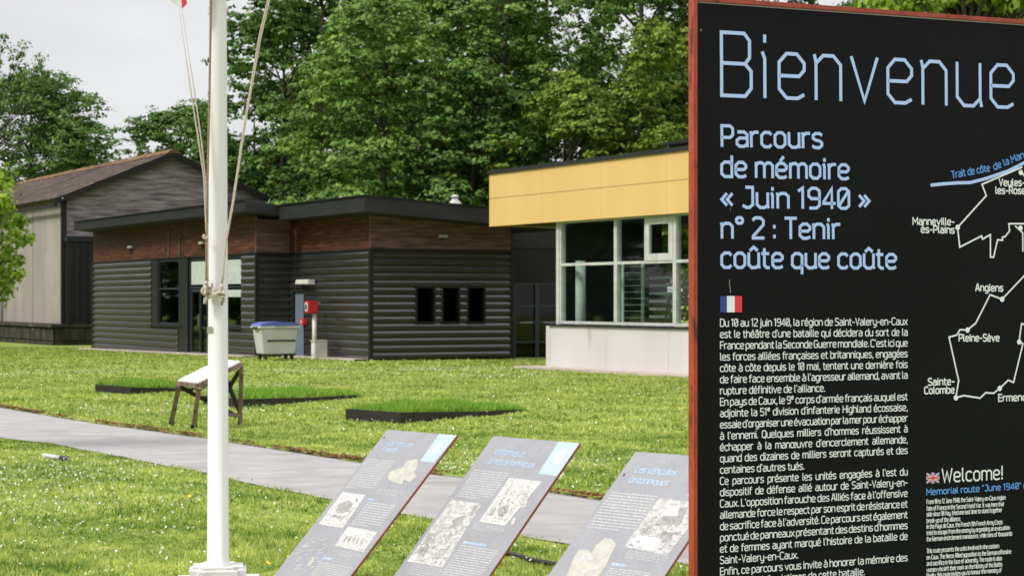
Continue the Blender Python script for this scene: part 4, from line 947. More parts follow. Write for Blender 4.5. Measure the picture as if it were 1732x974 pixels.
for i in range(120):
    v = rs.uniform(VH, 0); r = rs.uniform(.0004, .0011); c = (-.0062, rs.uniform(-.002, .0115), v); k = len(mb.v)
    mb.lathe([(r, 0), (r*.1, r*.7)], 6, (0, 0, 0))
    for j in range(k, len(mb.v)): x, y, z = mb.v[j]; mb.v[j] = (c[0]-z, c[1]+y, c[2]+x)
tag(mb.build('rain_beads', M_drop, sg, smooth=True), kind='stuff')
def L_(mb, s, x0, y0, x1, y1, cappx, wgt, **kw):
    p0, p1 = suv(x0, y0), suv(x1, y1); cap = (suv(x0, y0-cappx)-p0).length; write(mb, s, p0, p1, cap, wgt, **kw)
mb = MB(); L_(mb, 'Bienvenue', 1220.5, 161.5, 1714, 182.3, 106.5, .40, gap=1.62); mb.build('headline_lettering', M_ltblue, sg)
mb = MB()
for s, x0, y0, x1, y1 in (('Parcours', 1221, 247.3, 1390, 250.3), ('de mémoire', 1220.5, 298.6, 1435, 302.9), ('« Juin 1940 »', 1220, 350.5, 1470.5, 353), ('n° 2 : Tenir', 1221, 402.3, 1419.5, 403.3), ('coûte que coûte', 1220.5, 452.3, 1515, 453.7)):
    L_(mb, s, x0, y0, x1, y1, 34.3, 1.08)
mb.build('subtitle_lettering', M_ltblue, sg)
FR = ["Du 10 au 12 juin 1940, la région de Saint-Valery-en-Caux", "est le théâtre d'une bataille qui décidera du sort de la", "France pendant la Seconde Guerre mondiale. C'est ici que",
 "les forces alliées françaises et britanniques, engagées", "côte à côte depuis le 10 mai, tentent une dernière fois", "de faire face ensemble à l'agresseur allemand, avant la", "rupture définitive de l'alliance.",
 "En pays de Caux, le 9ᵉ corps d'armée français auquel est", "adjointe la 51ᵉ division d'infanterie Highland écossaise,", "essaie d'organiser une évacuation par la mer pour échapper", "à l'ennemi. Quelques milliers d'hommes réussissent à",
 "échapper à la manœuvre d'encerclement allemande,", "quand des dizaines de milliers seront capturés et des", "centaines d'autres tués.", "Ce parcours présente les unités engagées à l'est du", "dispositif de défense allié autour de Saint-Valery-en-",
 "Caux. L'opposition farouche des Alliés face à l'offensive", "allemande force le respect par son esprit de résistance et", "de sacrifice face à l'adversité. Ce parcours est également", "ponctué de panneaux présentant des destins d'hommes",
 "et de femmes ayant marqué l'histoire de la bataille de", "Saint-Valery-en-Caux.", "Enfin, ce parcours vous invite à honorer la mémoire des", "soldats et civils victimes de cette bataille."]
short = {6, 13, 21, 23}; mb = MB()
wl_ = (suv(1534.6, 549)-suv(1218, 552)).length; sxb = wl_/text_units(FR[16], 1.7, 1.15)[0]
for i, s in enumerate(FR):
    x0, y0, x1, y1 = 1218.3, 551.8+19.09*i, 1534.4, 549+18.12*i
    if i in short:
        p0, p1 = suv(x0, y0), suv(x1, y1); w = text_units(s, 2.1, 1.15)[0]*sxb; p1 = p0+(p1-p0)*min(1, w/wl_); cap = (suv(x0, y0-12.2)-p0).length
        write(mb, s, p0, p1, cap, .95, gap=1.15)
    else: L_(mb, s, x0, y0, x1, y1, 12.2, .95, mode='justify', sx=sxb, gap=1.15)
mb.build('french_text', M_cream, sg)
def line(mb, pts, wd, off=-.0004):
    q = strokes2d([tuple(suv(*p)) for p in pts], wd/2)
    for (a, b_), (c, d) in zip(q, q[1:]): mb.quad((a.x, off, a.y), (b_.x, off, b_.y), (d.x, off, d.y), (c.x, off, c.y))
def dot(mb, p, r, off=-.0007):
    c = suv(*p); mb.poly([(c.x+r*math.cos(a*math.pi/8), off, c.y+r*math.sin(a*math.pi/8)) for a in range(16)])
mb = MB()
line(mb, [(1728.3, 283), (1660.5, 312), (1668, 331), (1619.3, 384.7), (1623, 418), (1660, 399), (1661.5, 404.5), (1674.8, 397), (1675, 434.7), (1680.2, 435), (1687, 405.6), (1695.5, 406.4), (1695, 401.5), (1700, 400), (1707.3, 390.4), (1706, 378.5), (1732, 378.5), (1742, 379)], .0021)
line(mb, [(1717, 382.5), (1729.5, 394), (1729.7, 425)], .0021, -.00046)
line(mb, [(1780, 420), (1732, 466.5), (1694.5, 506), (1674.4, 498.4), (1650, 546.4), (1636, 557.9), (1623.5, 557.3), (1617.8, 566.5), (1604.8, 570), (1621.2, 643.6), (1616.3, 672.3), (1630, 668.6), (1657.4, 672.9), (1667.2, 663.7), (1680, 664.8), (1690.5, 656.5), (1704.9, 642.7), (1714, 646.4), (1729.9, 580.9), (1723.3, 578), (1727.6, 547), (1745, 553)], .0021)
line(mb, [(1727, 290), (1736, 304)], .0021, -.00052)
for p in ((1619.3, 384.7), (1726, 292), (1725.5, 386), (1694.5, 506), (1636, 558), (1616.3, 672.3), (1690.5, 656.5), (1723.3, 578)): dot(mb, p, .0036)
mb.build('map_route', M_cream, sg)
mb = MB(); line(mb, [(1575.5, 313.2), (1597, 311), (1618.6, 309.5), (1640.8, 309), (1668, 302), (1705, 289.3), (1732, 275.7), (1790, 243)], .0042); dot(mb, (1575.5, 313.2), .0021, -.00045); mb.build('map_coast', M_ltblue, sg)
mb = MB()
for s, x0, y0, x1, y1, c in (("Manneville-", 1544, 379.8, 1613.7, 380.5, 11.5), ("ès-Plains", 1558, 393.2, 1613.7, 394.6, 11.5), ("Veules-", 1690, 314.3, 1733, 314.6, 11.5), ("les-Roses", 1684, 327.6, 1740, 328.2, 11.5), ("Angiens", 1650, 491.8, 1696, 492.4, 11.5),
    ("Pleine-Sève", 1622, 576.8, 1689.6, 576.6, 11.5), ("Sainte-", 1570, 651.3, 1614, 650, 11.5), ("Colombe", 1563.7, 665.7, 1613.7, 664.4, 11.5), ("Ermenouville", 1688.8, 678.2, 1770, 675.8, 11.5)): mb = MB(); L_(mb, s, x0, y0, x1, y1, c, 1.3); mb.build('map_lettering', M_cream, sg)
for s, x0, y0, x1, y1, c, g_ in (("Trait de côte", 1610.5, 301.5, 1674, 289.5, 11.5, 1.05), ("de la Manche", 1682, 287.5, 1752, 259, 11.5, 1.05), ('Memorial route "June 1940" n° 2', 1567.3, 836.6, 1752, 824.0, 10.2, 1.2)):
    mb = MB(); L_(mb, s, x0, y0, x1, y1, c, g_); mb.build('blue_lettering', M_midblue, sg)
mb = MB(); L_(mb, "Welcome!", 1593.5, 815, 1695.5, 809.5, 22.2, .85); mb.build('welcome_lettering', M_cream, sg)
EN = [("From 10 to 12 June 1940, the Saint-Valery-en-Caux region", 851.7), ("fate of France in the Second World War. It was here that", 862.8), ("side since 10 May, tried one last time to stand together", 872.7), ("break-up of the alliance.", 883.6),
 ("In the Pays de Caux, the French 9th French Army Corps", 893.6), ("tried to escape from the enemy by organising an evacuation", 904.1), ("the German encirclement manoeuvre, while tens of thousands", 914.6), ("This route presents the units involved in the eastern", 934.5),
 ("en-Caux. The fierce Allied opposition to the German offensive", 945.6), ("and sacrifice in the face of adversity. The route is also", 956), ("women who left their mark on the history of the Battle", 966.6), ("Finally, this route invites you to honour the memory of", 976.4)]
mb = MB()
for s, y in EN:
    p0 = suv(1567.3, y); d = suv(1732, y-(.058+(y-850)*.00016)*165)-p0; w = text_units(s, 2.1, 1.2)[0]*.00060
    write(mb, s, p0, p0+d.normalized()*w, (suv(1567, y-7.2)-p0).length, 1.0, gap=1.2)
mb.build('english_text', M_cream, sg)
def quadpx(x0, y0, x1, y1, m, nm, off=-.0003, sl_=0):
    mb = MB(); c = [suv(x0, y1), suv(x1, y1+sl_), suv(x1, y0+sl_), suv(x0, y0)]; mb.poly([(p.x, off, p.y) for p in c]); return mb.build(nm, m, sg)
quadpx(1218, 500.5, 1229.3, 528, M_navy, 'french_flag_blue'); quadpx(1229.4, 500.5, 1242.4, 528, M_cream, 'french_flag_white'); quadpx(1242.5, 500.5, 1254.8, 528, M_redprint, 'french_flag_red')
quadpx(1566.8, 800.2, 1588, 816.2, M_navy, 'union_flag_field', -.0003, -.8)
mb = MB(); line(mb, [(1567.5, 800.8), (1587.4, 814.8)], .0024, -.0005); line(mb, [(1567.5, 815.6), (1587.4, 800)], .0024, -.00056); line(mb, [(1577.4, 800.2), (1577.4, 815.6)], .0042, -.00062); line(mb, [(1567.2, 808.3), (1587.6, 807.4)], .0036, -.00068); mb.build('union_flag_white', M_cream, sg)
mb = MB(); line(mb, [(1567.5, 800.8), (1587.4, 814.8)], .0008, -.00074); line(mb, [(1567.5, 815.6), (1587.4, 800)], .0008, -.0008); line(mb, [(1577.4, 800.2), (1577.4, 815.6)], .0022, -.00086); line(mb, [(1567.2, 808.3), (1587.6, 807.4)], .0020, -.00092); mb.build('union_flag_red', M_redprint, sg)
for pl, w in (([(1234, 473), (1233.3, 480), (1235, 487), (1235, 495)], .0009), ([(1235, 351), (1235.5, 358)], .0004), ([(1231.5, 818), (1230.6, 824)], .0006), ([(1229.5, 915), (1229, 921)], .0006), ([(1186, 50), (1184.5, 53)], .001)):
    mb = MB(); line(mb, pl, w); mb.build('scratch', M_scratch, sg)

# ---------------------------------------------------------------- three tilted boards
def make_board(TLp, TRp, edge, label, wsc=1.0):
    ZT_ = .95; yq = (EYE-ZT_)*FPX
    TL = P(TLp[0], TLp[1], yq/(TLp[1]-HY)); TR = P(TRp[0], TRp[1], yq/(TRp[1]-HY)); Tv = (TR-TL); width = Tv.length; Tv.normalize()
    Lh = Vector((Tv.y, -Tv.x, 0)); 
    if Lh.y > 0: Lh = -Lh
    k = (edge[0]-HX)/FPX; q = (TL.x-k*TL.y)/(k*Lh.y-Lh.x); Ye = TL.y+q*Lh.y; ze = EYE-(edge[1]-HY)/FPX*Ye; vd = (TL.z-ze)/q
    Ld = (Lh+Vector((0, 0, -vd))).normalized(); nrm = Tv.cross(-Ld).normalized()
    M = Matrix((( Tv.x, -Ld.x, nrm.x, TL.x), (Tv.y, -Ld.y, nrm.y, TL.y), (Tv.z, -Ld.z, nrm.z, TL.z), (0, 0, 0, 1)))
    length = (ZT_-.05)/(-Ld.z)
    print('board', label[:20], 'w', round(width, 3), 'len', round(length, 3), 'tilt', round(math.degrees(math.asin(-Ld.z)), 1))
    t = empty('information_board', label, 'information board', group='tilted information boards in a row'); t.matrix_world = M
    Mi = M.inverted()
    def st_(px, py):
        r = Vector(((px-HX)/FPX, 1, -(py-HY)/FPX)); o = Vector((0, 0, EYE)); tt = (TL-o).dot(nrm)/r.dot(nrm); p = Mi @ (o+r*tt); return Vector((p.x, p.y))
    W_, L2 = width, length
    MB().box(.003, W_-.003, -L2+.003, -.003, -.001, .002).build('printed_panel', M_board, t)
    MB().box(0, W_, -L2, 0, -.012, -.0011).build('steel_backing', M_rust, t, bevel=.002)
    for sx_ in (.12, W_*.55):
        for tt in (length*.86, length*.97):
            a = M @ Vector((sx_, -tt, -.045)); bt = Vector((a.x, a.y, -.05)); MB().beam(Mi @ bt, Mi @ a, .05, .05).build('post', M_rust, t)
    return t, st_, W_, L2
def bq(st_, px, m, nm, t, off=.0026):
    c = [st_(*p) for p in px]; return MB().poly([(p.x, p.y, off) for p in c]).build(nm, m, t, flip=False)
def rect(s0_, s1_, t0, t1, m, nm, t, off=.0026): return MB().poly([(s0_, -t1, off), (s1_, -t1, off), (s1_, -t0, off), (s0_, -t0, off)]).build(nm, m, t, flip=False)
def textblock(st_, tl, tr, bl, n, t, rs, m=None, h=.42):
    a, b_, c = st_(*tl), st_(*tr), st_(*bl); mb = MB(); w = b_.x-a.x
    x0 = min(a.x, c.x) if abs(a.x-c.x) < .05 else a.x; dt = (c.y-a.y)/n
    for i in range(n):
        y = a.y+dt*(i+.5); x = a.x; xe = a.x+w*(1 if i < n-1 else rs.uniform(.4, .9)); hh = abs(dt)*h/2
        while x < xe-.004:
            wd = rs.uniform(.008, .034); e = min(xe, x+wd)
            mb.poly([(x, y-hh, .0026), (e, y-hh, .0026), (e, y+hh, .0026), (x, y+hh, .0026)]); x = e+.0045
    return mb.build('text_lines', m or M_btext, t, flip=False)
def title(st_, s, a, b_, cap, t, m=None, wt=1.0):
    p0, p1 = st_(*a), st_(*b_); y = p0.y; mb = MB(); write(mb, s, (p0.x, p0.y), (p1.x, p0.y), cap, wt)
    mb.v = [(x, z, .0026-y_*1.5) for (x, y_, z) in mb.v]; return mb.build('title_lettering', m or M_btitle, t, flip=False)
rs = random.Random(8)
def photo(st_, quad, t, m, sketch):
    o = bq(st_, quad, m, 'photo_print', t, .0028)
    c = [st_(*p) for p in quad]
    for pl in sketch:                      # dark silhouettes inside the picture, given in 0..1 of its sides
        pts = []
        for (u, v) in pl:
            p = c[0].lerp(c[1], u).lerp(c[3].lerp(c[2], u), v); pts.append((p.x, p.y, .0031))
        MB().poly(pts).build('photo_figure', M_bmark, o, flip=False)
    for mm, n_, zo in ((M_bmark, 60, .0033), (M_bdark, 22, .0035), (M_bphotoa, 50, .0037)):
        mb = MB()
        for i in range(n_):
            u, v = rs.uniform(.04, .9), min(.93, max(.06, rs.gauss(.62, .2))); du, dv = rs.uniform(.01, .09), rs.uniform(.008, .035)
            if rs.random() < .35: du, dv = dv*.6, du
            sk = rs.uniform(-.03, .03); pts = []
            for (a, b_) in ((u, v), (u+du, v+sk), (u+du, min(.97, v+dv+sk)), (u, min(.97, v+dv))):
                p = c[0].lerp(c[1], min(.97, a)).lerp(c[3].lerp(c[2], min(.97, a)), b_); pts.append((p.x, p.y, zo+i*.000004))
            mb.poly(pts)
        tag(mb.build('picture_detail', mm, o, flip=False), kind='stuff')
def blob(st_, pts, m, nm, t, off=.0029):
    c = [st_(*p) for p in pts]; return MB().poly([(p.x, p.y, off) for p in c]).build(nm, m, t, flip=False)
def z6(l): return [(450+x/3.689, 710+y/3.689) for x, y in l]
def z8(l): return [(980+x/4.551, 760+y/4.551) for x, y in l]
def t2(l): return [(660+x/6.7625, 830+y/6.7625) for x, y in l]
# first board
t, f, W_, L2 = make_board((656, 725.8), (774, 735.6), (462, 974), 'grey tilted information board nearest the flagpole, with two small photos and a cream vehicle print')
bq(f, [(743.5, 733.6), (773.4, 736.4), (734.5, 782.6), (710.7, 780)], M_bsky, 'blue_print', t)
blob(f, [(640+x/6.086, 720+y/6.086) for x, y in ((560, 290), (575, 235), (620, 190), (660, 165), (655, 215), (625, 255), (590, 275))], M_cream, 'emblem_print', t)
title(f, 'Les véhicules', (655, 753), (697, 757), .036, t); title(f, 'français', (645.5, 763), (669, 766), .036, t)
textblock(f, (623.5, 774.5), (669.6, 779), (583, 825), 14, t, rs)
blob(f, z6([(760, 350), (775, 325), (810, 308), (850, 300), (880, 258), (950, 243), (948, 290), (925, 330), (942, 352), (900, 388), (862, 372), (850, 402), (800, 392), (768, 372)]), M_bcamo, 'vehicle_print', t)
for pl in ([(800, 345), (830, 335), (825, 350), (805, 358)], [(880, 300), (915, 275), (920, 285), (890, 312)], [(840, 375), (880, 340), (885, 347), (848, 382)]): blob(f, z6(pl), M_btext, 'vehicle_shadow_print', t, .0032)
textblock(f, *z6([(705, 425), (870, 450), (690, 465)]), 3, t, rs, M_btext, .3)
photo(f, z6([(480, 450), (622, 470), (480, 675), (330, 650)]), t, M_bphotoa, [[(.2, .35), (.5, .2), (.75, .3), (.8, .5), (.6, .62), (.3, .6)], [(.3, .7), (.75, .68), (.74, .72), (.3, .75)], [(.75, .1), (.9, .2), (.85, .25), (.7, .15)]])
title(f, 'Renault', *z6([(640, 500), (712, 512)]), .016, t) if False else textblock(f, *z6([(640, 487), (715, 497), (632, 500)]), 1, t, rs, M_btitle, .8)
textblock(f, *z6([(640, 507), (812, 535), (530, 655)]), 10, t, rs)
photo(f, z6([(515, 665), (695, 700), (610, 825), (430, 785)]), t, M_bphotoa, [[(.15+i*.14, .45), (.2+i*.14, .42), (.21+i*.14, .72), (.15+i*.14, .7)] for i in range(5)]+[[(.7, .15), (.85, .15), (.85, .2), (.7, .2)]])
textblock(f, *z6([(480, 815), (600, 840), (465, 850)]), 3, t, rs, M_btext, .3)
textblock(f, *z6([(368, 853), (470, 870), (360, 868)]), 1, t, rs, M_btitle, .8)
textblock(f, *z6([(340, 882), (548, 920), (200, 1060)]), 14, t, rs)
for i in range(26):
    x, y = 120+rs.uniform(0, 170), 740+rs.uniform(0, 200); x -= (y-740)*.35; a, l = rs.uniform(-.7, .2), rs.uniform(15, 55)
    dx, dy = math.cos(a)*l, math.sin(a)*l
    blob(f, z6([(x+90, y), (x+90+dx, y+dy), (x+88+dx, y+dy+5), (x+88, y+6)]), rs.choice([M_btext, M_bcamo, M_bphotoa, M_btitle]), 'engine_print', t, .0027+i*.00002)
blob(f, z6([(262, 900), (300, 850), (300, 885), (262, 915)]), M_bcamo, 'engine_print', t, .0034)
blob(f, [(650+2*math.cos(a), 740.5+1.2*math.sin(a)) for a in [i*.785 for i in range(8)]], M_rubber, 'screw', t)
# second board
t, f, W_, L2 = make_board((834.5, 736.6), (981.5, 749), (665.5, 974), 'grey tilted information board in the middle of the three, with two large faded photos')
W2 = W_
bq(f, [(945.2, 746.6), (980.8, 749.8), (942.7, 805.4), (910.6, 801.2)], M_bsky, 'blue_print', t)
blob(f, [(820+x/3.994, 730+y/3.994) for x, y in ((462, 215), (478, 165), (512, 135), (542, 118), (532, 168), (505, 205), (470, 232))], M_cream, 'emblem_print', t)
title(f, 'Uniformes et', (836, 768), (886, 772), .038, t); title(f, 'armes britanniques', (824.5, 783), (903, 790), .038, t)
textblock(f, (804, 793), (861.3, 800.9), (771, 840), 12, t, rs)
photo(f, [(862, 808), (917, 814.5), (854, 889), (811, 882)], t, M_bphotoa, [[(.2, .1), (.23, .1), (.3, .55), (.27, .55)], [(.35, .65), (.6, .55), (.75, .75), (.5, .85)], [(.15, .7), (.3, .68), (.3, .85), (.16, .85)]])
for pl in ([(1430, 10), (1600, -60), (1560, 180), (1500, 200)], [(1450, 290), (1420, 380), (1375, 410), (1400, 330)], [(1290, 440), (1305, 440), (1285, 475), (1270, 475)]): blob(f, t2(pl), M_bphoto, 'figure_print', t, .0033)
photo(f, t2([(705, 100), (1050, 150), (600, 880), (200, 805)]), t, M_bphoto, [[(.02, .55), (.3, .52), (.34, .9), (.1, .86)], [(.45, .3), (.7, .2), (.8, .35), (.5, .45)], [(.8, .02), (.96, .05), (.95, .2), (.85, .2)]])
blob(f, t2([(200, 800), (330, 715), (260, 815)]), M_cream, 'photo_patch', t, .0034)
textblock(f, *t2([(975, 365), (1300, 420), (930, 440)]), 4, t, rs, M_btext, .3)
textblock(f, *t2([(850, 570), (1185, 620), (830, 600)]), 1, t, rs, M_btitle, .8)
textblock(f, *t2([(825, 612), (1245, 685), (520, 1070)]), 17, t, rs)
textblock(f, *t2([(270, 830), (620, 885), (200, 950)]), 5, t, rs, M_btext, .3)
# third board
t, f, W_, L2 = make_board((1075, 763.2), (1256, 776.5), (926, 974), 'grey tilted information board partly hidden by the welcome sign, cream vehicle print at its foot')
f0 = f
title(f, 'Les véhicules', (1074, 799), (1140, 807), .040, t); title(f, 'britanniques', (1064, 816), (1127, 823), .040, t)
rect(W_*.74, W_-.002, .004, .26, M_bsky, 'blue_print', t)
textblock(f, (1036, 830.3), (1113, 841.3), (992, 893), 13, t, rs)
photo(f, [(1115, 842.4), (1196, 852), (1129.4, 939), (1055.8, 924.8)], t, M_bphoto, [[(.3, .2), (.7, .1), (.8, .45), (.4, .5)], [(.1, .6), (.3, .55), (.3, .68), (.1, .7)], [(.55, .6), (.8, .6), (.8, .8), (.6, .8)]])
for pl in ([(1130, 860), (1150, 855), (1145, 872), (1118, 872)], [(1078, 905), (1120, 912), (1110, 930), (1068, 922)]): blob(f, pl, M_cream, 'photo_patch', t, .0034)
blob(f, z8([(-40, 830), (0, 772), (60, 768), (95, 800), (130, 740), (200, 680), (250, 688), (285, 735), (240, 820), (205, 900), (140, 985), (60, 1075), (-120, 1050), (-80, 930)]), M_bcamo, 'vehicle_print', t)
for pl in ([(0, 830), (60, 800), (110, 840), (60, 880), (10, 880)], [(20, 930), (150, 900), (160, 915), (30, 945)], [(150, 760), (210, 720), (200, 790), (160, 820)]): blob(f, z8(pl), M_btext, 'vehicle_shadow_print', t, .0032)
textblock(f, *z8([(385, 775), (690, 835), (350, 840)]), 4, t, rs, M_btext, .3)
textblock(f, *z8([(262, 868), (432, 900), (245, 895)]), 1, t, rs, M_btitle, .8)
textblock(f, *z8([(238, 905), (560, 955), (130, 1040)]), 8, t, rs)
blob(f, z8([(335, 205), (343, 187), (357, 183), (350, 200), (340, 210)]), M_rubber, 'screw', t)

# ---------------------------------------------------------------- small things in the grass
g = G(95, 780); t = empty('ground_spotlight', 'small pale tube spotlight with a dark end lying in the near lawn', 'spotlight', g)
MB().tube([(-.16, .10, .055), (.05, .0, .035)], .024, 14).build('housing', M_binbody, t, smooth=True)
MB().tube([(.045, .003, .035), (.15, -.045, .028)], .028, 14).build('lens_hood', M_rubber, t, smooth=True); MB().tube([(.151, -.0455, .028), (.156, -.048, .0275)], .021, 12).build('lens', M_steel, t)
MB().tube([(-.02, .03, -.08), (-.02, .03, .04)], .012, 8).build('spike', M_rubber, t)
pts = [G(*p)+Vector((0, 0, .028)) for p in ((852, 943), (862, 942.5), (878, 946), (893, 952), (909, 955.5), (930, 959), (960, 966), (1000, 985), (1050, 1010))]
o = MB().tube(pts, .016, 8).build('black_hose', M_rubber, smooth=True); tag(o, 'black hose lying in the grass between the second and third tilted boards', 'hose')

# ---------------------------------------------------------------- trees
rng = np.random.default_rng(21)
def leaves(nm, centers, radii, per, size, m, parent, tintc=None, sub=0, squash=.8):
    if sub:
        ns = sub; c1 = np.repeat(centers, ns, 0); r1_ = np.repeat(radii, ns); k = len(c1)
        d1 = rng.normal(0, 1, (k, 3)); d1[:, 2] = np.abs(d1[:, 2])*.9+rng.normal(-.15, .35, k); d1 /= np.linalg.norm(d1, axis=1)[:, None]
        c1 = c1+d1*(r1_*rng.uniform(.55, 1.05, k))[:, None]*np.array([1, 1, squash]); sr = r1_*rng.uniform(.2, .42, k)
        tintc = np.repeat(tintc if tintc is not None else rng.uniform(0, 1, len(centers)), ns)*.6+rng.uniform(0, .4, k)
        C_ = np.repeat(c1, per, 0); Rr = np.repeat(sr, per); n = len(C_); big_d = np.repeat(d1, per, 0)
        d = rng.normal(0, 1, (n, 3)); d[:, 2] = np.where(d[:, 2] < -.3, -d[:, 2], d[:, 2]); d /= np.linalg.norm(d, axis=1)[:, None]
        p = C_+d*(Rr*rng.uniform(.3, 1.1, n))[:, None]*np.array([1.15, 1.15, .7])
        nr = d*.7+big_d*.7+rng.normal(0, .38, (n, 3))+np.array([0, 0, .35]); nr /= np.linalg.norm(nr, axis=1)[:, None]
    else:
        C_ = np.repeat(centers, per, 0); Rr = np.repeat(radii, per); n = len(C_)
        d = rng.normal(0, 1, (n, 3)); d /= np.linalg.norm(d, axis=1)[:, None]
        r = Rr*(rng.uniform(.2, 1.0, n)**.5)*(1+.25*np.sin(d[:, 0]*7+Rr*9)*np.sin(d[:, 2]*8+d[:, 1]*6)); p = C_+d*r[:, None]*np.array([1, 1, squash])
        nr = d+rng.normal(0, .55, (n, 3))+np.array([0, 0, .5]); nr /= np.linalg.norm(nr, axis=1)[:, None]
    u = np.cross(nr, rng.normal(0, 1, (n, 3))); u /= np.linalg.norm(u, axis=1)[:, None]; w = np.cross(nr, u)
    s = size*rng.uniform(.6, 1.3, n)[:, None]; v = np.zeros((n, 4, 3))
    v[:, 0] = p-u*s*.5; v[:, 1] = p-w*s*.34-nr*s*.08; v[:, 2] = p+u*s*.5; v[:, 3] = p+w*s*.34-nr*s*.08
    tc = np.repeat(tintc if tintc is not None else rng.uniform(0, 1, len(C_)//per), per)
    return np_mesh(nm, v.reshape(-1, 3), 4, m, parent, np.clip(tc*.65+rng.normal(.18, .16, n), 0, 1))
def tree(nm, lab, x, y, h, rx, zlo, nc, per, size, m, cr=(.7, 1.5), trunk_r=.2, group='trees behind the buildings', shape=1.0, seed=0, lean=(0, 0), gaps=0, cat='tree'):
    rr_ = random.Random(seed); gz = ground_z(y); t = empty(nm, lab, cat, (x, y, gz), 0, group)
    cz, rz = (h+zlo)/2, (h-zlo)/2; cs, rd = [], []
    nc = int(nc*2.0); sub_ = 13; per = max(8, int(per*.055)); cr = (cr[0]*.95, cr[1]*.92)
    holes = [(rr_.uniform(-rx, rx)*.8, rr_.uniform(zlo, h)) for _ in range(gaps)]
    tries = 0
    while len(cs) < nc and tries < nc*20:
        tries += 1; a = rr_.uniform(0, 6.283); zf = rr_.uniform(-1, 1); q = rr_.uniform(.35, 1)**.5
        prof = math.sqrt(max(0, 1-abs(zf)**(2.2*shape))); R_ = rx*prof*q*(1+.18*math.sin(a*3+seed)+.12*math.sin(zf*6+seed))
        p = (lean[0]*zf+R_*math.cos(a), lean[1]*zf+R_*math.sin(a), cz+rz*zf*(.93+.07*q)); r = rr_.uniform(*cr)
        if any((p[0]-hx)**2+(p[2]-hz_)**2 < (r+.45)**2 for hx, hz_ in holes): continue
        cs.append(p); rd.append(r)
    cs, rd = np.array(cs), np.array(rd); mb = MB()
    tp = [(0, 0, -.3), (.08*rx*.3, 0, h*.25), (lean[0]*.2-.05*rx*.3, .1, h*.5), (lean[0]*.5, 0, h*.72), (lean[0]*.8, 0, h*.93)]
    mb.tube(tp, [trunk_r*1.25, trunk_r, trunk_r*.75, trunk_r*.45, trunk_r*.12], 9)
    for i in rr_.sample(range(len(cs)), min(len(cs), 13)):
        c = cs[i]; z0 = max(zlo*.5, min(h*.8, c[2]-abs(c[0])*.6-abs(c[1])*.3-.5)); k = z0/h; bx = lean[0]*k*k
        mid = (bx+(c[0]-bx)*.5, c[1]*.5, z0+(c[2]-z0)*.6); mb.tube([(bx, 0, z0), mid, tuple(c)], [trunk_r*.35, trunk_r*.2, trunk_r*.05], 5)
    mb.build('trunk', M_trunk, t, smooth=True)
    leaves('crown', cs, rd, per, size, m, t, sub=sub_); return t
def TX(px, Yq): return (px-HX)/FPX*Yq
# left group, far behind the barn
tree('broadleaf_tree', 'round dark green tree rising behind the left end of the barn roof', TX(52, 130), 130, 16.4, 5.6, 4, 150, 320, .24, M_leafA, (.9, 1.7), seed=1, gaps=1)
tree('broadleaf_tree', 'lower dark tree just right of the round tree behind the barn roof', TX(140, 138), 138, 12.0, 2.9, 4, 50, 320, .24, M_leafA, (.7, 1.2), seed=2, gaps=3)
tree('broadleaf_tree', 'smooth green tree behind the barn ridge left of the flagpole', TX(305, 126), 126, 14.0, 3.9, 4, 80, 330, .24, M_leafA, (.8, 1.5), seed=3, gaps=2, shape=.9)
tree('broadleaf_tree', 'small tree filling the notch of sky behind the barn roof', TX(215, 140), 140, 9.6, 3.0, 3, 45, 300, .24, M_leafB, (.7, 1.2), seed=31)
# thin bare topped tree at the far left
t = empty('sparse_tree', 'thin leaved tree with twigs against the sky in the top left corner', 'tree', (TX(-20, 100), 100, ground_z(100)), 0, 'trees behind the buildings')
mb = MB(); rr_ = random.Random(5); cs = []
mb.tube([(0, 0, 0), (-.1, 0, 8), (0, 0, 13.5)], [.3, .18, .05], 7)
for (px, py) in ((5, 62), (20, 95), (35, 75), (30, 110), (15, 130), (60, 112), (75, 105), (78, 125), (105, 128), (95, 145), (60, 140), (12, 150), (45, 130), (0, 110), (30, 150), (25, 165), (55, 155), (85, 150)):
    c = Vector((TX(px, 100)-TX(-20, 100), rr_.uniform(-1, 1), EYE+(HY-py)/FPX*100-ground_z(100))); z0 = c.z-2.2-c.x*.35
    mb.tube([(0, 0, z0-.8), (c.x*.55, c.y*.5, z0+.5), tuple(c)], [.05, .03, .012], 4); cs.append(tuple(c))
    if px < 85: cs.append((c.x*.95, c.y, c.z-.5))
mb.build('trunk', M_trunk, t)
leaves('crown', np.array(cs), np.array([rr_.uniform(.22, .52) for _ in cs]), 46, .17, M_leafA, t)
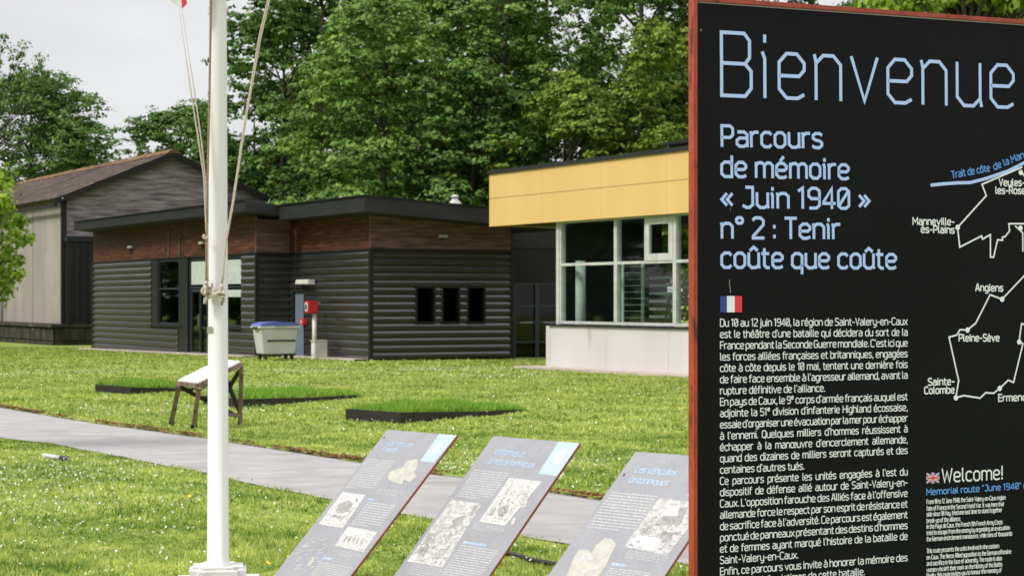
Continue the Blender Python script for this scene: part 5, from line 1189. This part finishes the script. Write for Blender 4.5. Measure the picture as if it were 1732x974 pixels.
# tall wood behind the low buildings
big = [
 (480, 100, 17.2, 3.7, 2.0, 80, 340, M_leafA, 'dark tree with sky showing through its crown, right of the flagpole', 11, 3, 1.2),
 (545, 96, 20.5, 4.6, 3.0, 110, 330, M_leafA, 'tall dark tree standing behind and above the tree right of the flagpole', 12, 3, 1),
 (650, 84, 14.8, 4.0, 2.0, 110, 360, M_leafB, 'full pale green tree with layered foliage in the middle of the wood', 13, 0, 1),
 (735, 90, 20, 4.6, 3, 120, 340, M_leafB, 'tall green tree right of the layered pale one', 14, 2, 1),
 (800, 82, 11.5, 2.6, 1.5, 60, 340, M_leafA, 'dark lower tree behind the white vent cowl', 15, 1, 1),
 (855, 87, 19, 3.2, 2.5, 85, 320, M_leafB, 'slender bright tree above the left end of the yellow fascia', 16, 2, 1),
 (925, 95, 21, 3.2, 3, 70, 320, M_leafA, 'dark ivy covered tree left of the narrow gap of sky', 17, 4, 1),
 (955, 80, 10.6, 2.7, 3, 55, 330, M_leafD, 'low yellowish tree just above the yellow fascia', 18, 3, 1),
 (1085, 83, 21, 3.5, 3, 75, 330, M_leafA, 'blue-green tree right of the narrow gap of sky', 19, 6, 1),
 (1190, 78, 19, 3.2, 3, 60, 320, M_leafD, 'yellow-green climbing foliage tree beside the red edge of the welcome sign', 20, 3, 1),
 (1115, 94, 22, 3.6, 4, 70, 330, M_leafB, 'tall pale tree beyond the narrow gap of sky, nearest the red sign edge', 27, 2, 1),
 (1230, 84, 20, 4, 3, 70, 320, M_leafA, 'green tree above the left end of the welcome sign frame', 22, 0, 1),
 (1370, 88, 21, 5, 3, 80, 320, M_leafB, 'tree behind the top edge of the sign, right of its first letters', 23, 0, 1),
 (1560, 90, 21, 5.5, 3, 80, 320, M_leafA, 'dark tree far behind the right half of the welcome sign', 24, 0, 1),
 (1720, 90, 21, 5, 3, 70, 320, M_leafB, 'tree far behind the right end of the welcome sign', 25, 0, 1)]
for px, Yq, h, rx, zlo, nc, per, m, lab, sd_, gp, shp in big:
    tree('broadleaf_tree', lab, TX(px, Yq), Yq, h, rx, zlo, nc, per, .21, m, (.65, 1.35), seed=sd_, gaps=gp, shape=shp)
for px, Yq, h, rx, lab, sd_ in ((500, 76, 5.9, 1.0, 'light green bush just above the roof notch right of the flagpole', 51), (575, 77, 6.2, 1.5, 'light green rounded bush above the roof corner, beside the tiny vent knob', 52), (690, 78, 5.6, 1.6, 'green bush behind the flat roof between the two vents', 53)):
    tree('bush', lab, TX(px, Yq), Yq, h, rx, .5, 30, 300, .17, M_leafB, (.45, .8), seed=sd_, trunk_r=.08, group='bushes behind the black flat roof', cat='bush')
for i, (px, Yq) in enumerate(((430, 104), (590, 112), (700, 108), (830, 110), (1010, 112), (1120, 108))):
    tree('background_tree', ['shadowy tree deep in the wood right of the flagpole', 'shadowy tree deep in the wood behind the black roof corner', 'shadowy tree deep in the wood behind the middle of the black roof', 'shadowy tree deep in the wood behind the end of the yellow fascia', 'shadowy low tree deep in the wood under the gap of sky', 'shadowy tree deep in the wood near the red edge of the sign'][i],
         TX(px, Yq), Yq, [13, 19, 20, 19, 9, 15][i], 4.4, .5, 60, 260, .3, M_leafA, (1.0, 1.8), seed=40+i, gaps=[2, 0, 0, 1, 2, 4][i], group='shadowed trees deep in the wood')
for i, (x, y) in enumerate(((-34, 62), (-36, 78), (-40, 50), (-46, 66), (-42, 92), (-30, 45), (-52, 84), (-45, 103), (-58, 108))):  # out-of-view trees added so the windows reflect something dark
    tree('hedgerow_tree', ['broad tree left of the barn, nearest it on the far side', 'broad tree left of the barn beyond its concrete wall', 'broad tree left of the lawn, out towards the path', 'rear tree of the group left of the lawn', 'broad tree behind the far left of the barn', 'nearest tree of the group left of the lawn', 'rearmost tree left of the barn', 'tree in the far corner left behind the barn', 'last tree in the far corner left behind the barn'][i], x, y, 13+i % 3, 6.5, .6, 50, 220, .5, M_leafA, (1.6, 2.6), seed=60+i, group='trees left of the lawn')
# undergrowth along the foot of the wood
cs = np.array([(rng.uniform(-15, 26), rng.uniform(86, 104), rng.uniform(.2, 6.5)) for _ in range(330)]); cs[cs[:, 0] < -8.6, 0] += 14
tag(leaves('undergrowth', cs, rng.uniform(.9, 1.7, 330), 12, .26, M_leafA, None, sub=12), 'dark undergrowth along the foot of the wood behind the buildings', 'bushes', kind='stuff')
# near young tree at the left edge
def small_tree(nm, lab, x, y, cs, rd, per, size, m, h0):
    gz = ground_z(y); t = empty(nm, lab, 'tree', (x, y, gz)); mb = MB(); mb.tube([(0, 0, -.1), (.03, 0, h0*.5), (0, 0, h0)], [.06, .05, .03], 8)
    for c in cs: z0 = max(h0*.4, c[2]-.6-abs(c[0])*.4); mb.tube([(0, 0, min(z0, h0)), (c[0]*.5, c[1]*.5, (z0+c[2])/2+.05), tuple(c)], [.025, .014, .005], 5)
    mb.build('trunk', M_trunk, t, smooth=True); leaves('crown', np.array(cs), np.array(rd), per, size, m, t, squash=.9); return t
Yt = 22.0; xt = TX(-70, Yt); rr_ = random.Random(9); cs, rd = [], []
edge = [(5, 305), (12, 330), (22, 345), (30, 370), (20, 390), (30, 415), (42, 400), (26, 440), (38, 462), (12, 470), (5, 490), (14, 360), (2, 400), (8, 430), (5, 455), (-5, 330), (-10, 380)]
for (px, py) in edge: cs.append((TX(px, Yt)-xt-.02, rr_.uniform(-.3, .3), EYE+(HY-py)/FPX*Yt)); rd.append(rr_.uniform(.10, .17))
for _ in range(60): cs.append((rr_.uniform(-.75, .42), rr_.uniform(-.6, .6), rr_.uniform(1.75, 3.2))); rd.append(rr_.uniform(.14, .26))
small_tree('young_tree', 'bright green young tree reaching into the picture at the left edge', xt, Yt, cs, rd, 70, .075, M_leafC, 2.6)
# nearer tree whose foliage shows above the sign
Yt = 15.0; xt = TX(1640, Yt); cs, rd = [], []
for _ in range(120): cs.append((rr_.uniform(-.75, 1.6), rr_.uniform(-.9, .9), rr_.uniform(3.85, 5.6))); rd.append(rr_.uniform(.16, .3))
for px in range(1500, 1740, 12): cs.append((TX(px, Yt)-xt, rr_.uniform(-.3, .3), EYE+(HY-rr_.uniform(-8, 22))/FPX*Yt)); rd.append(rr_.uniform(.08, .14))
small_tree('leafy_tree', 'bright leaved tree whose lowest leaves hang just above the right part of the sign', xt, Yt, cs, rd, 75, .085, M_leafC, 4.4)
